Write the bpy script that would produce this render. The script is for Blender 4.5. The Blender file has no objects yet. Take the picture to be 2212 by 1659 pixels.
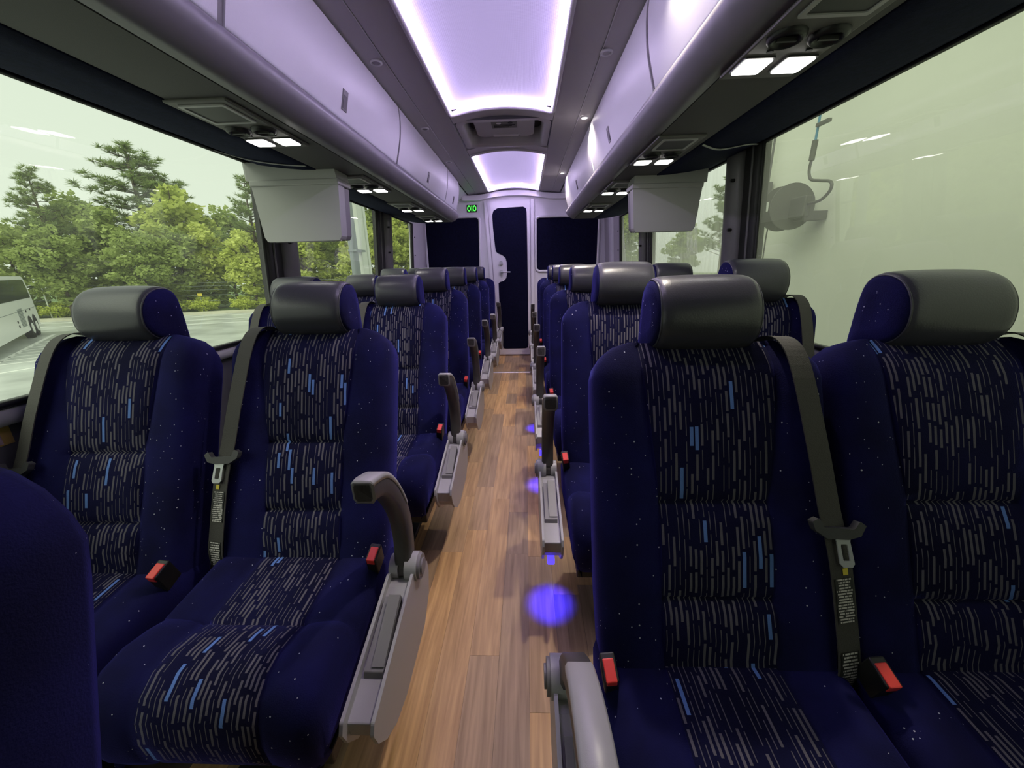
import bpy, bmesh, math, random
from mathutils import Vector, Matrix
random.seed(7)
R = math.radians
sc = bpy.context.scene
col = sc.collection

# ------------------------------------------------------------------ camera
cam_d = bpy.data.cameras.new('camera')
cam = bpy.data.objects.new('camera', cam_d)
col.objects.link(cam)
cam_d.sensor_width = 36.0
cam_d.lens = 831.0 / 2212.0 * 36.0
cam_d.clip_start = 0.02
cam_d.clip_end = 400
_r = Vector((0.99920819, 0.03334937, -0.02169809))
_u = Vector((0.010995, 0.29266947, 0.95615045))
_f = Vector((-0.03823738, 0.95563194, -0.29207105))
cam.matrix_world = Matrix(((_r.x, _u.x, -_f.x, 0.13), (_r.y, _u.y, -_f.y, 0.0),
                           (_r.z, _u.z, -_f.z, 1.15), (0, 0, 0, 1)))
sc.camera = cam

# ------------------------------------------------------------------ world and exposure
w = bpy.data.worlds.new('overcast_sky')
sc.world = w
w.use_nodes = True
bg = w.node_tree.nodes['Background']
bg.inputs['Color'].default_value = (0.94, 0.97, 0.95, 1)
bg.inputs['Strength'].default_value = 0.70
sun_d = bpy.data.lights.new('veiled_sun', 'SUN')   # bright overcast: a very wide, weak sun behind the cloud
sun_d.energy = 1.9; sun_d.angle = R(70); sun_d.color = (1.0, 0.98, 0.93)
sun = bpy.data.objects.new('veiled_sun', sun_d); col.objects.link(sun)
sun.rotation_euler = Vector((0.35, 0.50, -0.80)).to_track_quat('-Z', 'Y').to_euler()
sc.view_settings.view_transform = 'Standard'
sc.view_settings.look = 'None'
sc.view_settings.gamma = 1.0
sc.view_settings.use_curve_mapping = False
sc.view_settings.exposure = 0.55
sc.cycles.use_denoising = True
sc.cycles.max_bounces = 7
sc.cycles.diffuse_bounces = 4
sc.cycles.transparent_max_bounces = 16
sc.cycles.sample_clamp_indirect = 4.0
sc.cycles.caustics_reflective = False
sc.cycles.caustics_refractive = False

LED = (0.76, 0.61, 1.0)
STRIP_POWER = 80.0
PANEL_POWER = 0.33
LAMP_POWER = 9.0

# ------------------------------------------------------------------ materials
def _nt(name):
    m = bpy.data.materials.new(name)
    m.use_nodes = True
    nt = m.node_tree
    return m, nt, nt.nodes['Principled BSDF']

def mat(name, color, rough=0.5, metal=0.0, bump=0.0, bscale=200.0, var=0.0, vscale=6.0, spec=0.5, emit=None, power=0.0, sheen=0.0, coat=0.0):
    m, nt, b = _nt(name)
    N, L = nt.nodes, nt.links
    b.inputs['Base Color'].default_value = (*color, 1)
    b.inputs['Roughness'].default_value = rough
    b.inputs['Metallic'].default_value = metal
    b.inputs['Specular IOR Level'].default_value = spec
    if coat:
        b.inputs['Coat Weight'].default_value = coat
        b.inputs['Coat Roughness'].default_value = 0.15
    if sheen:
        b.inputs['Sheen Weight'].default_value = sheen
        b.inputs['Sheen Roughness'].default_value = 0.4
        b.inputs['Sheen Tint'].default_value = (*[min(1, c * 3 + 0.05) for c in color], 1)
    tc = N.new('ShaderNodeTexCoord')
    if var:
        n = N.new('ShaderNodeTexNoise'); n.inputs['Scale'].default_value = vscale; n.inputs['Detail'].default_value = 4
        L.new(tc.outputs['Object'], n.inputs['Vector'])
        r = N.new('ShaderNodeValToRGB')
        r.color_ramp.elements[0].position = 0.3; r.color_ramp.elements[1].position = 0.72
        r.color_ramp.elements[0].color = (*[c * (1 - var) for c in color], 1)
        r.color_ramp.elements[1].color = (*[min(1, c * (1 + var)) for c in color], 1)
        L.new(n.outputs['Fac'], r.inputs['Fac']); L.new(r.outputs['Color'], b.inputs['Base Color'])
    if bump:
        n2 = N.new('ShaderNodeTexNoise'); n2.inputs['Scale'].default_value = bscale; n2.inputs['Detail'].default_value = 2
        L.new(tc.outputs['Object'], n2.inputs['Vector'])
        bp = N.new('ShaderNodeBump'); bp.inputs['Strength'].default_value = bump; bp.inputs['Distance'].default_value = 0.004
        L.new(n2.outputs['Fac'], bp.inputs['Height']); L.new(bp.outputs['Normal'], b.inputs['Normal'])
    if emit:
        b.inputs['Emission Color'].default_value = (*emit, 1)
        b.inputs['Emission Strength'].default_value = power
    return m

def math_node(nt, op, a, b=None, c=None):
    n = nt.nodes.new('ShaderNodeMath'); n.operation = op
    for i, v in enumerate((a, b, c)):
        if v is None: continue
        if isinstance(v, (int, float)): n.inputs[i].default_value = v
        else: nt.links.new(v, n.inputs[i])
    return n.outputs[0]

def velour(name, base, light, striped=False):
    """navy plush with white lint; the striped one carries the woven dashes of the centre panels (UV in metres)"""
    m, nt, b = _nt(name)
    N, L = nt.nodes, nt.links
    b.inputs['Roughness'].default_value = 0.95
    b.inputs['Specular IOR Level'].default_value = 0.15
    b.inputs['Sheen Weight'].default_value = 0.22
    b.inputs['Sheen Roughness'].default_value = 0.35
    b.inputs['Sheen Tint'].default_value = (0.14, 0.14, 1.0, 1)
    tc = N.new('ShaderNodeTexCoord'); oi = N.new('ShaderNodeObjectInfo')
    off = N.new('ShaderNodeVectorMath'); off.operation = 'ADD'
    L.new(tc.outputs['Object'], off.inputs[0])
    cmb = N.new('ShaderNodeCombineXYZ')
    L.new(math_node(nt, 'MULTIPLY', oi.outputs['Random'], 37.0), cmb.inputs[0]); L.new(cmb.outputs[0], off.inputs[1])
    n = N.new('ShaderNodeTexNoise'); n.inputs['Scale'].default_value = 7; n.inputs['Detail'].default_value = 5
    L.new(off.outputs[0], n.inputs['Vector'])
    r = N.new('ShaderNodeValToRGB')
    r.color_ramp.elements[0].position = 0.35; r.color_ramp.elements[1].position = 0.75
    r.color_ramp.elements[0].color = (*base, 1); r.color_ramp.elements[1].color = (*light, 1)
    L.new(n.outputs['Fac'], r.inputs['Fac'])
    colr = r.outputs['Color']
    def mix(fac, c1, c2):
        x = N.new('ShaderNodeMix'); x.data_type = 'RGBA'
        L.new(fac, x.inputs['Factor'])
        for s, v in (('A', c1), ('B', c2)):
            sock = [i for i in x.inputs if i.name == s and i.type == 'RGBA'][0]
            if isinstance(v, tuple): sock.default_value = (*v, 1)
            else: L.new(v, sock)
        return [o for o in x.outputs if o.type == 'RGBA'][0]
    if striped:
        sx = N.new('ShaderNodeSeparateXYZ'); L.new(tc.outputs['UV'], sx.inputs[0])
        rnd = math_node(nt, 'FLOOR', math_node(nt, 'MULTIPLY', oi.outputs['Random'], 997.0))
        cu = math_node(nt, 'ADD', math_node(nt, 'DIVIDE', sx.outputs[0], 0.0099), 50.5)
        ci = math_node(nt, 'FLOOR', cu); cf = math_node(nt, 'FRACT', cu)
        def wn(a, bb):
            c = N.new('ShaderNodeCombineXYZ'); L.new(a, c.inputs[0])
            L.new(bb, c.inputs[1]); L.new(rnd, c.inputs[2])
            t = N.new('ShaderNodeTexWhiteNoise'); t.noise_dimensions = '3D'; L.new(c.outputs[0], t.inputs['Vector'])
            s = N.new('ShaderNodeSeparateColor'); L.new(t.outputs['Color'], s.inputs[0])
            return s.outputs[0], s.outputs[1], s.outputs[2]
        a0, a1, a2 = wn(ci, math_node(nt, 'MULTIPLY', ci, 3.0))
        ln = math_node(nt, 'MULTIPLY_ADD', a1, 0.034, 0.042)
        dv = math_node(nt, 'ADD', math_node(nt, 'DIVIDE', math_node(nt, 'ADD', sx.outputs[1], 3.0), ln), math_node(nt, 'MULTIPLY', a0, 9.0))
        di = math_node(nt, 'FLOOR', dv); df = math_node(nt, 'FRACT', dv)
        d0, d1, d2 = wn(ci, di)
        # dash half-width: thin threads and broad bars
        broad = math_node(nt, 'GREATER_THAN', d0, 0.55)
        hw = math_node(nt, 'MULTIPLY_ADD', broad, 0.15, 0.085)
        blue = math_node(nt, 'GREATER_THAN', d1, 0.962)
        hw = math_node(nt, 'MAXIMUM', hw, math_node(nt, 'MULTIPLY', blue, 0.34))
        inx = math_node(nt, 'LESS_THAN', math_node(nt, 'ABSOLUTE', math_node(nt, 'SUBTRACT', cf, 0.5)), hw)
        iny = math_node(nt, 'LESS_THAN', df, math_node(nt, 'MULTIPLY_ADD', d2, 0.20, 0.72))
        keep = math_node(nt, 'GREATER_THAN', d2, 0.10)
        mask = math_node(nt, 'MULTIPLY', math_node(nt, 'MULTIPLY', inx, iny), keep)
        dash = mix(blue, (0.125, 0.115, 0.14), (0.12, 0.22, 0.55))
        colr = mix(mask, colr, dash)
    else:
        v = N.new('ShaderNodeTexVoronoi'); v.inputs['Scale'].default_value = 135
        L.new(off.outputs[0], v.inputs['Vector'])
        s = N.new('ShaderNodeSeparateColor'); L.new(v.outputs['Color'], s.inputs[0])
        n3 = N.new('ShaderNodeTexNoise'); n3.inputs['Scale'].default_value = 9; L.new(off.outputs[0], n3.inputs['Vector'])
        thr = math_node(nt, 'MULTIPLY_ADD', n3.outputs['Fac'], -0.50, 1.12)
        sp = math_node(nt, 'MULTIPLY', math_node(nt, 'LESS_THAN', v.outputs['Distance'], math_node(nt, 'MULTIPLY', s.outputs[1], 0.22)),
                       math_node(nt, 'GREATER_THAN', s.outputs[0], thr))
        colr = mix(sp, colr, (0.55, 0.55, 0.62))
    L.new(colr, b.inputs['Base Color'])
    n2 = N.new('ShaderNodeTexNoise'); n2.inputs['Scale'].default_value = 420
    L.new(tc.outputs['Object'], n2.inputs['Vector'])
    bp = N.new('ShaderNodeBump'); bp.inputs['Strength'].default_value = 0.35; bp.inputs['Distance'].default_value = 0.002
    L.new(n2.outputs['Fac'], bp.inputs['Height']); L.new(bp.outputs['Normal'], b.inputs['Normal'])
    return m

def wood():
    m, nt, b = _nt('plank_wood')
    N, L = nt.nodes, nt.links
    tc = N.new('ShaderNodeTexCoord'); oi = N.new('ShaderNodeObjectInfo')
    mp = N.new('ShaderNodeMapping'); mp.inputs['Scale'].default_value = (38, 2.2, 1)
    add = N.new('ShaderNodeVectorMath'); add.operation = 'ADD'
    cmb = N.new('ShaderNodeCombineXYZ')
    for i in range(3): L.new(math_node(nt, 'MULTIPLY', oi.outputs['Random'], 23.0 + 7 * i), cmb.inputs[i])
    L.new(tc.outputs['Object'], add.inputs[0]); L.new(cmb.outputs[0], add.inputs[1]); L.new(add.outputs[0], mp.inputs['Vector'])
    n = N.new('ShaderNodeTexNoise'); n.inputs['Scale'].default_value = 1.6; n.inputs['Detail'].default_value = 6; n.inputs['Distortion'].default_value = 0.5
    L.new(mp.outputs[0], n.inputs['Vector'])
    r = N.new('ShaderNodeValToRGB')
    e = r.color_ramp.elements
    e[0].position = 0.25; e[0].color = (0.30, 0.182, 0.092, 1)
    e[1].position = 0.75; e[1].color = (0.60, 0.390, 0.205, 1)
    L.new(n.outputs['Fac'], r.inputs['Fac'])
    hsv = N.new('ShaderNodeHueSaturation')
    L.new(r.outputs['Color'], hsv.inputs['Color'])
    L.new(math_node(nt, 'MULTIPLY_ADD', oi.outputs['Random'], 0.64, 0.66), hsv.inputs['Value'])
    L.new(math_node(nt, 'MULTIPLY_ADD', oi.outputs['Random'], 0.30, 0.85), hsv.inputs['Saturation'])
    L.new(hsv.outputs[0], b.inputs['Base Color'])
    b.inputs['Roughness'].default_value = 0.42
    b.inputs['Specular IOR Level'].default_value = 0.35
    bp = N.new('ShaderNodeBump'); bp.inputs['Strength'].default_value = 0.12; bp.inputs['Distance'].default_value = 0.002
    L.new(n.outputs['Fac'], bp.inputs['Height']); L.new(bp.outputs['Normal'], b.inputs['Normal'])
    return m

def glass(name, tint, film=0.0, streak=False):
    m = bpy.data.materials.new(name); m.use_nodes = True
    nt = m.node_tree; N, L = nt.nodes, nt.links
    for n in list(N): N.remove(n)
    out = N.new('ShaderNodeOutputMaterial')
    tr = N.new('ShaderNodeBsdfTransparent'); tr.inputs['Color'].default_value = (*tint, 1)
    gl = N.new('ShaderNodeBsdfGlossy'); gl.inputs['Roughness'].default_value = 0.015
    lw = N.new('ShaderNodeLayerWeight'); lw.inputs['Blend'].default_value = 0.5
    fr5 = math_node(nt, 'MULTIPLY_ADD', math_node(nt, 'POWER', lw.outputs['Facing'], 4.0), 0.90, 0.075)
    mx = N.new('ShaderNodeMixShader')
    first = tr.outputs[0]
    if film:
        tl = N.new('ShaderNodeBsdfTranslucent'); tl.inputs['Color'].default_value = (0.88, 0.93, 0.78, 1)
        m2 = N.new('ShaderNodeMixShader')
        if streak:
            tc = N.new('ShaderNodeTexCoord'); mp = N.new('ShaderNodeMapping'); mp.inputs['Scale'].default_value = (1, 14, 1.4)
            L.new(tc.outputs['Object'], mp.inputs['Vector'])
            nz = N.new('ShaderNodeTexNoise'); nz.inputs['Scale'].default_value = 2.2; nz.inputs['Detail'].default_value = 5
            L.new(mp.outputs[0], nz.inputs['Vector'])
            sp = N.new('ShaderNodeSeparateXYZ'); L.new(tc.outputs['Object'], sp.inputs[0])
            f = math_node(nt, 'ADD', math_node(nt, 'MULTIPLY_ADD', nz.outputs['Fac'], 0.55, film - 0.28), math_node(nt, 'MULTIPLY', sp.outputs[2], -0.9))
            cl = N.new('ShaderNodeClamp'); L.new(f, cl.inputs[0]); cl.inputs[1].default_value = 0.0; cl.inputs[2].default_value = 0.9
            L.new(cl.outputs[0], m2.inputs[0])
        else:
            m2.inputs[0].default_value = film
        L.new(tr.outputs[0], m2.inputs[1]); L.new(tl.outputs[0], m2.inputs[2]); first = m2.outputs[0]
    L.new(fr5, mx.inputs[0]); L.new(first, mx.inputs[1]); L.new(gl.outputs[0], mx.inputs[2])
    L.new(mx.outputs[0], out.inputs[0])
    return m

def print_mat(name, lines, rows_seed, ground=(0.03, 0.03, 0.03)):
    """rows of minute woven lettering on a belt label"""
    m, nt, b = _nt(name)
    N, L = nt.nodes, nt.links
    tc = N.new('ShaderNodeTexCoord'); s = N.new('ShaderNodeSeparateXYZ'); L.new(tc.outputs['UV'], s.inputs[0])
    v = math_node(nt, 'MULTIPLY', s.outputs[1], float(lines))
    row = math_node(nt, 'FLOOR', v); fv = math_node(nt, 'FRACT', v)
    wn = N.new('ShaderNodeTexWhiteNoise'); wn.noise_dimensions = '2D'
    c = N.new('ShaderNodeCombineXYZ'); L.new(row, c.inputs[0]); c.inputs[1].default_value = rows_seed; L.new(c.outputs[0], wn.inputs['Vector'])
    half = math_node(nt, 'MULTIPLY_ADD', wn.outputs['Value'], 0.16, 0.32)
    inx = math_node(nt, 'LESS_THAN', math_node(nt, 'ABSOLUTE', math_node(nt, 'SUBTRACT', s.outputs[0], 0.5)), half)
    iny = math_node(nt, 'MULTIPLY', math_node(nt, 'GREATER_THAN', fv, 0.2), math_node(nt, 'LESS_THAN', fv, 0.75))
    c2 = N.new('ShaderNodeCombineXYZ')
    L.new(math_node(nt, 'FLOOR', math_node(nt, 'MULTIPLY', s.outputs[0], 34.0)), c2.inputs[0]); L.new(row, c2.inputs[1])
    w2 = N.new('ShaderNodeTexWhiteNoise'); w2.noise_dimensions = '2D'; L.new(c2.outputs[0], w2.inputs['Vector'])
    ink = math_node(nt, 'GREATER_THAN', w2.outputs['Value'], 0.16)
    f = math_node(nt, 'MULTIPLY', math_node(nt, 'MULTIPLY', inx, iny), ink)
    x = N.new('ShaderNodeMix'); x.data_type = 'RGBA'; L.new(f, x.inputs['Factor'])
    A, B = [i for i in x.inputs if i.type == 'RGBA']
    A.default_value = (*ground, 1); B.default_value = (0.62, 0.58, 0.56, 1)
    L.new([o for o in x.outputs if o.type == 'RGBA'][0], b.inputs['Base Color'])
    b.inputs['Roughness'].default_value = 0.8
    return m

def diffuser():
    m, nt, b = _nt('perforated_diffuser')
    N, L = nt.nodes, nt.links
    b.inputs['Base Color'].default_value = (0.20, 0.18, 0.25, 1); b.inputs['Roughness'].default_value = 0.55
    tc = N.new('ShaderNodeTexCoord'); mp = N.new('ShaderNodeMapping'); mp.inputs['Scale'].default_value = (140, 140, 140)
    L.new(tc.outputs['Object'], mp.inputs['Vector'])
    v = N.new('ShaderNodeTexVoronoi'); v.inputs['Scale'].default_value = 1.0; v.inputs['Randomness'].default_value = 0.0
    L.new(mp.outputs[0], v.inputs['Vector'])
    bp = N.new('ShaderNodeBump'); bp.inputs['Strength'].default_value = 0.25; bp.inputs['Distance'].default_value = 0.003
    L.new(v.outputs['Distance'], bp.inputs['Height']); L.new(bp.outputs['Normal'], b.inputs['Normal'])
    b.inputs['Emission Color'].default_value = (0.66, 0.55, 1.0, 1); b.inputs['Emission Strength'].default_value = PANEL_POWER
    return m

def leaves(name, c1, c2):
    m, nt, b = _nt(name)
    N, L = nt.nodes, nt.links
    g = N.new('ShaderNodeNewGeometry'); oi = N.new('ShaderNodeObjectInfo')
    r = N.new('ShaderNodeValToRGB')
    r.color_ramp.elements[0].color = (*c1, 1); r.color_ramp.elements[1].color = (*c2, 1)
    f = math_node(nt, 'ADD', math_node(nt, 'MULTIPLY', g.outputs['Random Per Island'], 0.6), math_node(nt, 'MULTIPLY', oi.outputs['Random'], 0.4))
    L.new(f, r.inputs['Fac']); L.new(r.outputs['Color'], b.inputs['Base Color'])
    b.inputs['Roughness'].default_value = 0.6
    b.inputs['Specular IOR Level'].default_value = 0.2
    tl = N.new('ShaderNodeBsdfTranslucent'); L.new(r.outputs['Color'], tl.inputs['Color'])
    mx = N.new('ShaderNodeMixShader'); mx.inputs[0].default_value = 0.35
    out = N['Material Output']
    L.new(b.outputs[0], mx.inputs[1]); L.new(tl.outputs[0], mx.inputs[2]); L.new(mx.outputs[0], out.inputs[0])
    return m

M = {}
M['navy'] = velour('navy_velour', (0.0050, 0.0050, 0.032), (0.0100, 0.0100, 0.082))
M['stripe'] = velour('striped_velour', (0.0042, 0.0042, 0.022), (0.0065, 0.0065, 0.040), striped=True)
M['leather'] = mat('grey_leather', (0.050, 0.050, 0.062), 0.33, bump=0.08, bscale=330, spec=0.5)
M['thread'] = mat('leather_seam', (0.20, 0.18, 0.18), 0.7)
M['web'] = mat('belt_webbing', (0.060, 0.056, 0.052), 0.75, bump=0.4, bscale=600)
M['plastic_dark'] = mat('dark_grey_plastic', (0.05, 0.05, 0.052), 0.5, bump=0.1, bscale=700)
M['rubber'] = mat('arm_rubber', (0.058, 0.052, 0.052), 0.48)
M['silver'] = mat('silver_plastic', (0.36, 0.35, 0.37), 0.35, bump=0.05, bscale=900)
M['silver_dark'] = mat('grey_lever', (0.20, 0.19, 0.20), 0.45)
M['chrome'] = mat('satin_steel', (0.58, 0.60, 0.61), 0.28, metal=0.35)
M['black'] = mat('black_plastic', (0.008, 0.008, 0.009), 0.45)
M['red'] = mat('red_button', (0.75, 0.05, 0.04), 0.4)
M['frame_metal'] = mat('seat_base_metal', (0.02, 0.02, 0.022), 0.5, metal=0.3)
M['wood'] = wood()
M['subfloor'] = mat('dark_floor_vinyl', (0.06, 0.045, 0.035), 0.6, var=0.2)
M['strip'] = mat('aluminium_strip', (0.55, 0.54, 0.55), 0.35, metal=0.8)
M['ceil'] = mat('ceiling_grey', (0.42, 0.40, 0.44), 0.42, bump=0.05, bscale=500)
M['ceil_rim'] = mat('ceiling_rim', (0.62, 0.60, 0.66), 0.4)
M['gap'] = mat('dark_gap', (0.015, 0.014, 0.018), 0.6)
M['bin'] = mat('bin_door_white', (0.66, 0.65, 0.70), 0.42, bump=0.05, bscale=300)
M['bin_lip'] = mat('bin_lip_grey', (0.21, 0.20, 0.225), 0.42)
M['under'] = mat('underside_charcoal', (0.082, 0.080, 0.078), 0.65, bump=0.15, bscale=500)
M['psu'] = mat('service_panel_grey', (0.15, 0.148, 0.14), 0.55)
M['carpet'] = mat('navy_carpet', (0.008, 0.011, 0.038), 0.95, bump=0.5, bscale=500, var=0.25, vscale=60, spec=0.15)
M['carpet_dark'] = mat('navy_wall_carpet', (0.0045, 0.0050, 0.020), 0.97, bump=0.6, bscale=420, var=0.3, vscale=50, spec=0.12)
M['white'] = mat('bulkhead_white', (0.80, 0.78, 0.84), 0.4)
M['wallgrey'] = mat('side_wall_grey', (0.10, 0.10, 0.105), 0.6, var=0.15)
M['sill'] = mat('window_sill_grey', (0.48, 0.48, 0.48), 0.45)
M['pillar'] = mat('pillar_grey', (0.11, 0.105, 0.11), 0.4)
M['gasket'] = mat('window_gasket', (0.006, 0.006, 0.006), 0.5)
M['monitor'] = mat('monitor_housing', (0.42, 0.42, 0.41), 0.5, bump=0.05, bscale=600)
M['monitor_side'] = mat('monitor_side', (0.22, 0.21, 0.22), 0.5)
M['led'] = mat('led_strip', (0.9, 0.9, 0.9), 0.5, emit=LED, power=STRIP_POWER)
M['lamp'] = mat('reading_lens', (0.9, 0.9, 0.9), 0.3, emit=(1.0, 0.97, 0.92), power=LAMP_POWER)
M['down'] = mat('downlight_lens', (0.9, 0.9, 0.9), 0.3, emit=(1.0, 0.93, 0.82), power=14)
M['down_off'] = mat('downlight_off', (0.16, 0.15, 0.18), 0.25)
M['blue'] = mat('blue_led', (0.1, 0.1, 0.9), 0.4, emit=(0.05, 0.03, 1.0), power=2)
M['green'] = mat('green_sign', (0.1, 0.8, 0.1), 0.5, emit=(0.08, 0.95, 0.08), power=1.1)
M['sign'] = mat('sign_black', (0.01, 0.015, 0.01), 0.4)
M['yellow'] = mat('label_yellow', (0.75, 0.6, 0.08), 0.6)
M['tag_white'] = mat('belt_tag_white', (0.45, 0.43, 0.43), 0.8)
M['print_a'] = print_mat('belt_print_upper', 16, 3.0)
M['print_b'] = print_mat('belt_print_lower', 13, 8.0, (0.012, 0.012, 0.012))
M['diffuser'] = diffuser()
M['glass'] = glass('tinted_glass', (0.84, 0.93, 0.76), film=0.035)
M['glass_r'] = glass('tinted_glass_hazy', (0.80, 0.87, 0.71), film=0.20)
M['glass_s'] = glass('tinted_glass_streaked', (0.85, 0.93, 0.76), film=0.50, streak=True)
M['brass'] = mat('sticker_gold', (0.45, 0.30, 0.08), 0.5)
M['sticker'] = mat('sticker_pink', (0.42, 0.30, 0.34), 0.6, var=0.3, vscale=80)

# ------------------------------------------------------------------ mesh helpers
def tag(o, label=None, cat=None, group=None, kind=None):
    if label: o['label'] = label
    if cat: o['category'] = cat
    if group: o['group'] = group
    if kind: o['kind'] = kind
    return o

def empty(name, loc=(0, 0, 0), parent=None, rz=0.0):
    o = bpy.data.objects.new(name, None); col.objects.link(o)
    o.location = loc; o.rotation_euler = (0, 0, rz); o.parent = parent
    o.empty_display_size = 0.1
    return o

class MB:
    """collects verts and faces; data() makes ONE mesh"""
    def __init__(s): s.v = []; s.f = []; s.m = []; s.uv = []; s.sm = []
    def add(s, verts, faces, m=0, uv=None, smooth=False):
        k = len(s.v); s.v += [tuple(p) for p in verts]
        s.uv += (uv if uv else [(p[0], p[2]) for p in verts])
        for i, f in enumerate(faces):
            s.f.append([k + q for q in f]); s.m.append(m if isinstance(m, int) else m[i]); s.sm.append(smooth)
        return s
    def box(s, x0, x1, y0, y1, z0, z1, m=0):
        v = [(x0, y0, z0), (x1, y0, z0), (x1, y1, z0), (x0, y1, z0), (x0, y0, z1), (x1, y0, z1), (x1, y1, z1), (x0, y1, z1)]
        return s.add(v, [(0, 3, 2, 1), (4, 5, 6, 7), (0, 1, 5, 4), (1, 2, 6, 5), (2, 3, 7, 6), (3, 0, 4, 7)], m)
    def prism(s, pts, axis, a0, a1, m=0, smooth=False):
        """2-D polygon swept along an axis: axis 'y' takes (x, z), 'x' takes (y, z), 'z' takes (x, y)"""
        def P(p, a):
            return {'y': (p[0], a, p[1]), 'x': (a, p[0], p[1]), 'z': (p[0], p[1], a)}[axis]
        n = len(pts)
        v = [P(p, a0) for p in pts] + [P(p, a1) for p in pts]
        f = [(i, (i + 1) % n, n + (i + 1) % n, n + i) for i in range(n)]
        s.add(v, f, m, smooth=smooth)
        s.add([P(p, a0) for p in pts], [tuple(range(n))[::-1]], m)
        s.add([P(p, a1) for p in pts], [tuple(range(n))], m)
        return s
    def rings(s, rings, m=0, cap=(True, True), closed=True, smooth=True):
        n = len(rings[0]); v = [p for r in rings for p in r]; f = []
        for j in range(len(rings) - 1):
            for i in range(n if closed else n - 1):
                a = j * n + i; b = j * n + (i + 1) % n
                f.append((a, b, b + n, a + n))
        s.add(v, f, m, smooth=smooth)
        if cap[0]: s.add(rings[0], [tuple(range(n))[::-1]], m)
        if cap[1]: s.add(rings[-1], [tuple(range(n))], m)
        return s
    def tube(s, path, rad, seg=8, m=0, cap=True):
        path = [Vector(p) for p in path]; rs = []
        up = None
        for i, p in enumerate(path):
            d = (path[min(i + 1, len(path) - 1)] - path[max(i - 1, 0)]).normalized()
            if up is None: up = d.orthogonal().normalized()
            up = (up - d * up.dot(d)).normalized(); b = d.cross(up)
            rr = rad[i] if isinstance(rad, (list, tuple)) else rad
            rs.append([p + (up * math.cos(2 * math.pi * k / seg) + b * math.sin(2 * math.pi * k / seg)) * rr for k in range(seg)])
        return s.rings(rs, m, (cap, cap))
    def cyl(s, c, axis, r, h, seg=20, m=0):
        c = Vector(c); d = Vector({'x': (1, 0, 0), 'y': (0, 1, 0), 'z': (0, 0, 1)}[axis])
        return s.tube([c - d * h / 2, c + d * h / 2], r, seg, m)
    def data(s, name, mats):
        me = bpy.data.meshes.new(name)
        me.from_pydata(s.v, [], s.f)
        for mm in (mats if isinstance(mats, (list, tuple)) else [mats]): me.materials.append(mm)
        me.polygons.foreach_set('material_index', s.m)
        me.polygons.foreach_set('use_smooth', s.sm)
        ul = me.uv_layers.new(name='UVMap')
        idx = [0] * len(me.loops); me.loops.foreach_get('vertex_index', idx)
        flat = []
        for i in idx: flat += [s.uv[i][0], s.uv[i][1]]
        ul.data.foreach_set('uv', flat)
        me.update()
        return me
    def obj(s, name, mats, parent=None, loc=(0, 0, 0), bevel=0.0, seg=2):
        return inst(name, s.data(name, mats), parent, loc, bevel=bevel, seg=seg)

def inst(name, me, parent=None, loc=(0, 0, 0), rx=0.0, rz=0.0, bevel=0.0, seg=2):
    o = bpy.data.objects.new(name, me); col.objects.link(o)
    o.parent = parent; o.location = loc; o.rotation_euler = (rx, 0, rz)
    if bevel:
        b = o.modifiers.new('bevel', 'BEVEL'); b.width = bevel; b.segments = seg; b.limit_method = 'ANGLE'; b.angle_limit = R(40)
        b.harden_normals = False
    return o

def smoothpath(pts, n=6, closed=False):
    """Catmull-Rom through points of any dimension"""
    P = [Vector(p) for p in pts]; out = []; k = len(P)
    for i in range(k if closed else k - 1):
        if closed: a, b, c, d = P[i - 1], P[i], P[(i + 1) % k], P[(i + 2) % k]
        else: a, b, c, d = P[max(i - 1, 0)], P[i], P[i + 1], P[min(i + 2, k - 1)]
        for j in range(n):
            t = j / n
            out.append(0.5 * ((2 * b) + (c - a) * t + (2 * a - 5 * b + 4 * c - d) * t * t + (3 * b - a - 3 * c + d) * t ** 3))
    if not closed: out.append(P[-1].copy())
    return out

def roundrect(x0, x1, z0, z1, r, n=5):
    out = []
    for cx, cz, a in ((x1 - r, z1 - r, 0), (x0 + r, z1 - r, 90), (x0 + r, z0 + r, 180), (x1 - r, z0 + r, 270)):
        for k in range(n + 1):
            t = R(a + 90 * k / n); out.append((cx + r * math.cos(t), cz + r * math.sin(t)))
    return out

# ------------------------------------------------------------------ bus shell
Y0, Y1 = -2.6, 5.10            # added light-blocking wall (behind the camera) and rear bulkhead
ZW, ZS = 1.645, 0.83           # window top and sill
def wx(z): return 1.17 + 0.07 * (ZW - z)   # side glass leans in towards the top

floor = MB().box(-1.25, 1.25, Y0, Y1, -0.06, -0.012).obj('floor', M['subfloor'])
tag(floor, 'wood-look plank floor of the coach aisle', kind='structure')
pw = 0.092
xs = -0.70
rp = random.Random(3)
i = 0
while xs < 0.74:
    y = Y0 + 1.6 + rp.random() * 0.3
    while y < Y1 - 0.003:
        ln = rp.choice((0.30, 0.42, 0.55, 0.75, 0.95)) * (0.85 + 0.3 * rp.random())
        y2 = min(y + ln, Y1 - 0.003)
        if y2 - y > 0.05:
            g = 0.0003
            MB().box(g, pw - g, g, y2 - y - g, -0.012, 0.0 - rp.random() * 0.0006).obj('plank', M['wood'], floor, (xs, y, 0))
        y = y2
    xs += pw
th = MB().prism([(4.205, 0.0), (4.21, 0.006), (4.235, 0.006), (4.24, 0.0)], 'x', -0.28, 0.26).obj('trim_1', M['strip'])
tag(th, 'thin metal joint strip across the wood aisle before the door', kind='structure')

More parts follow.
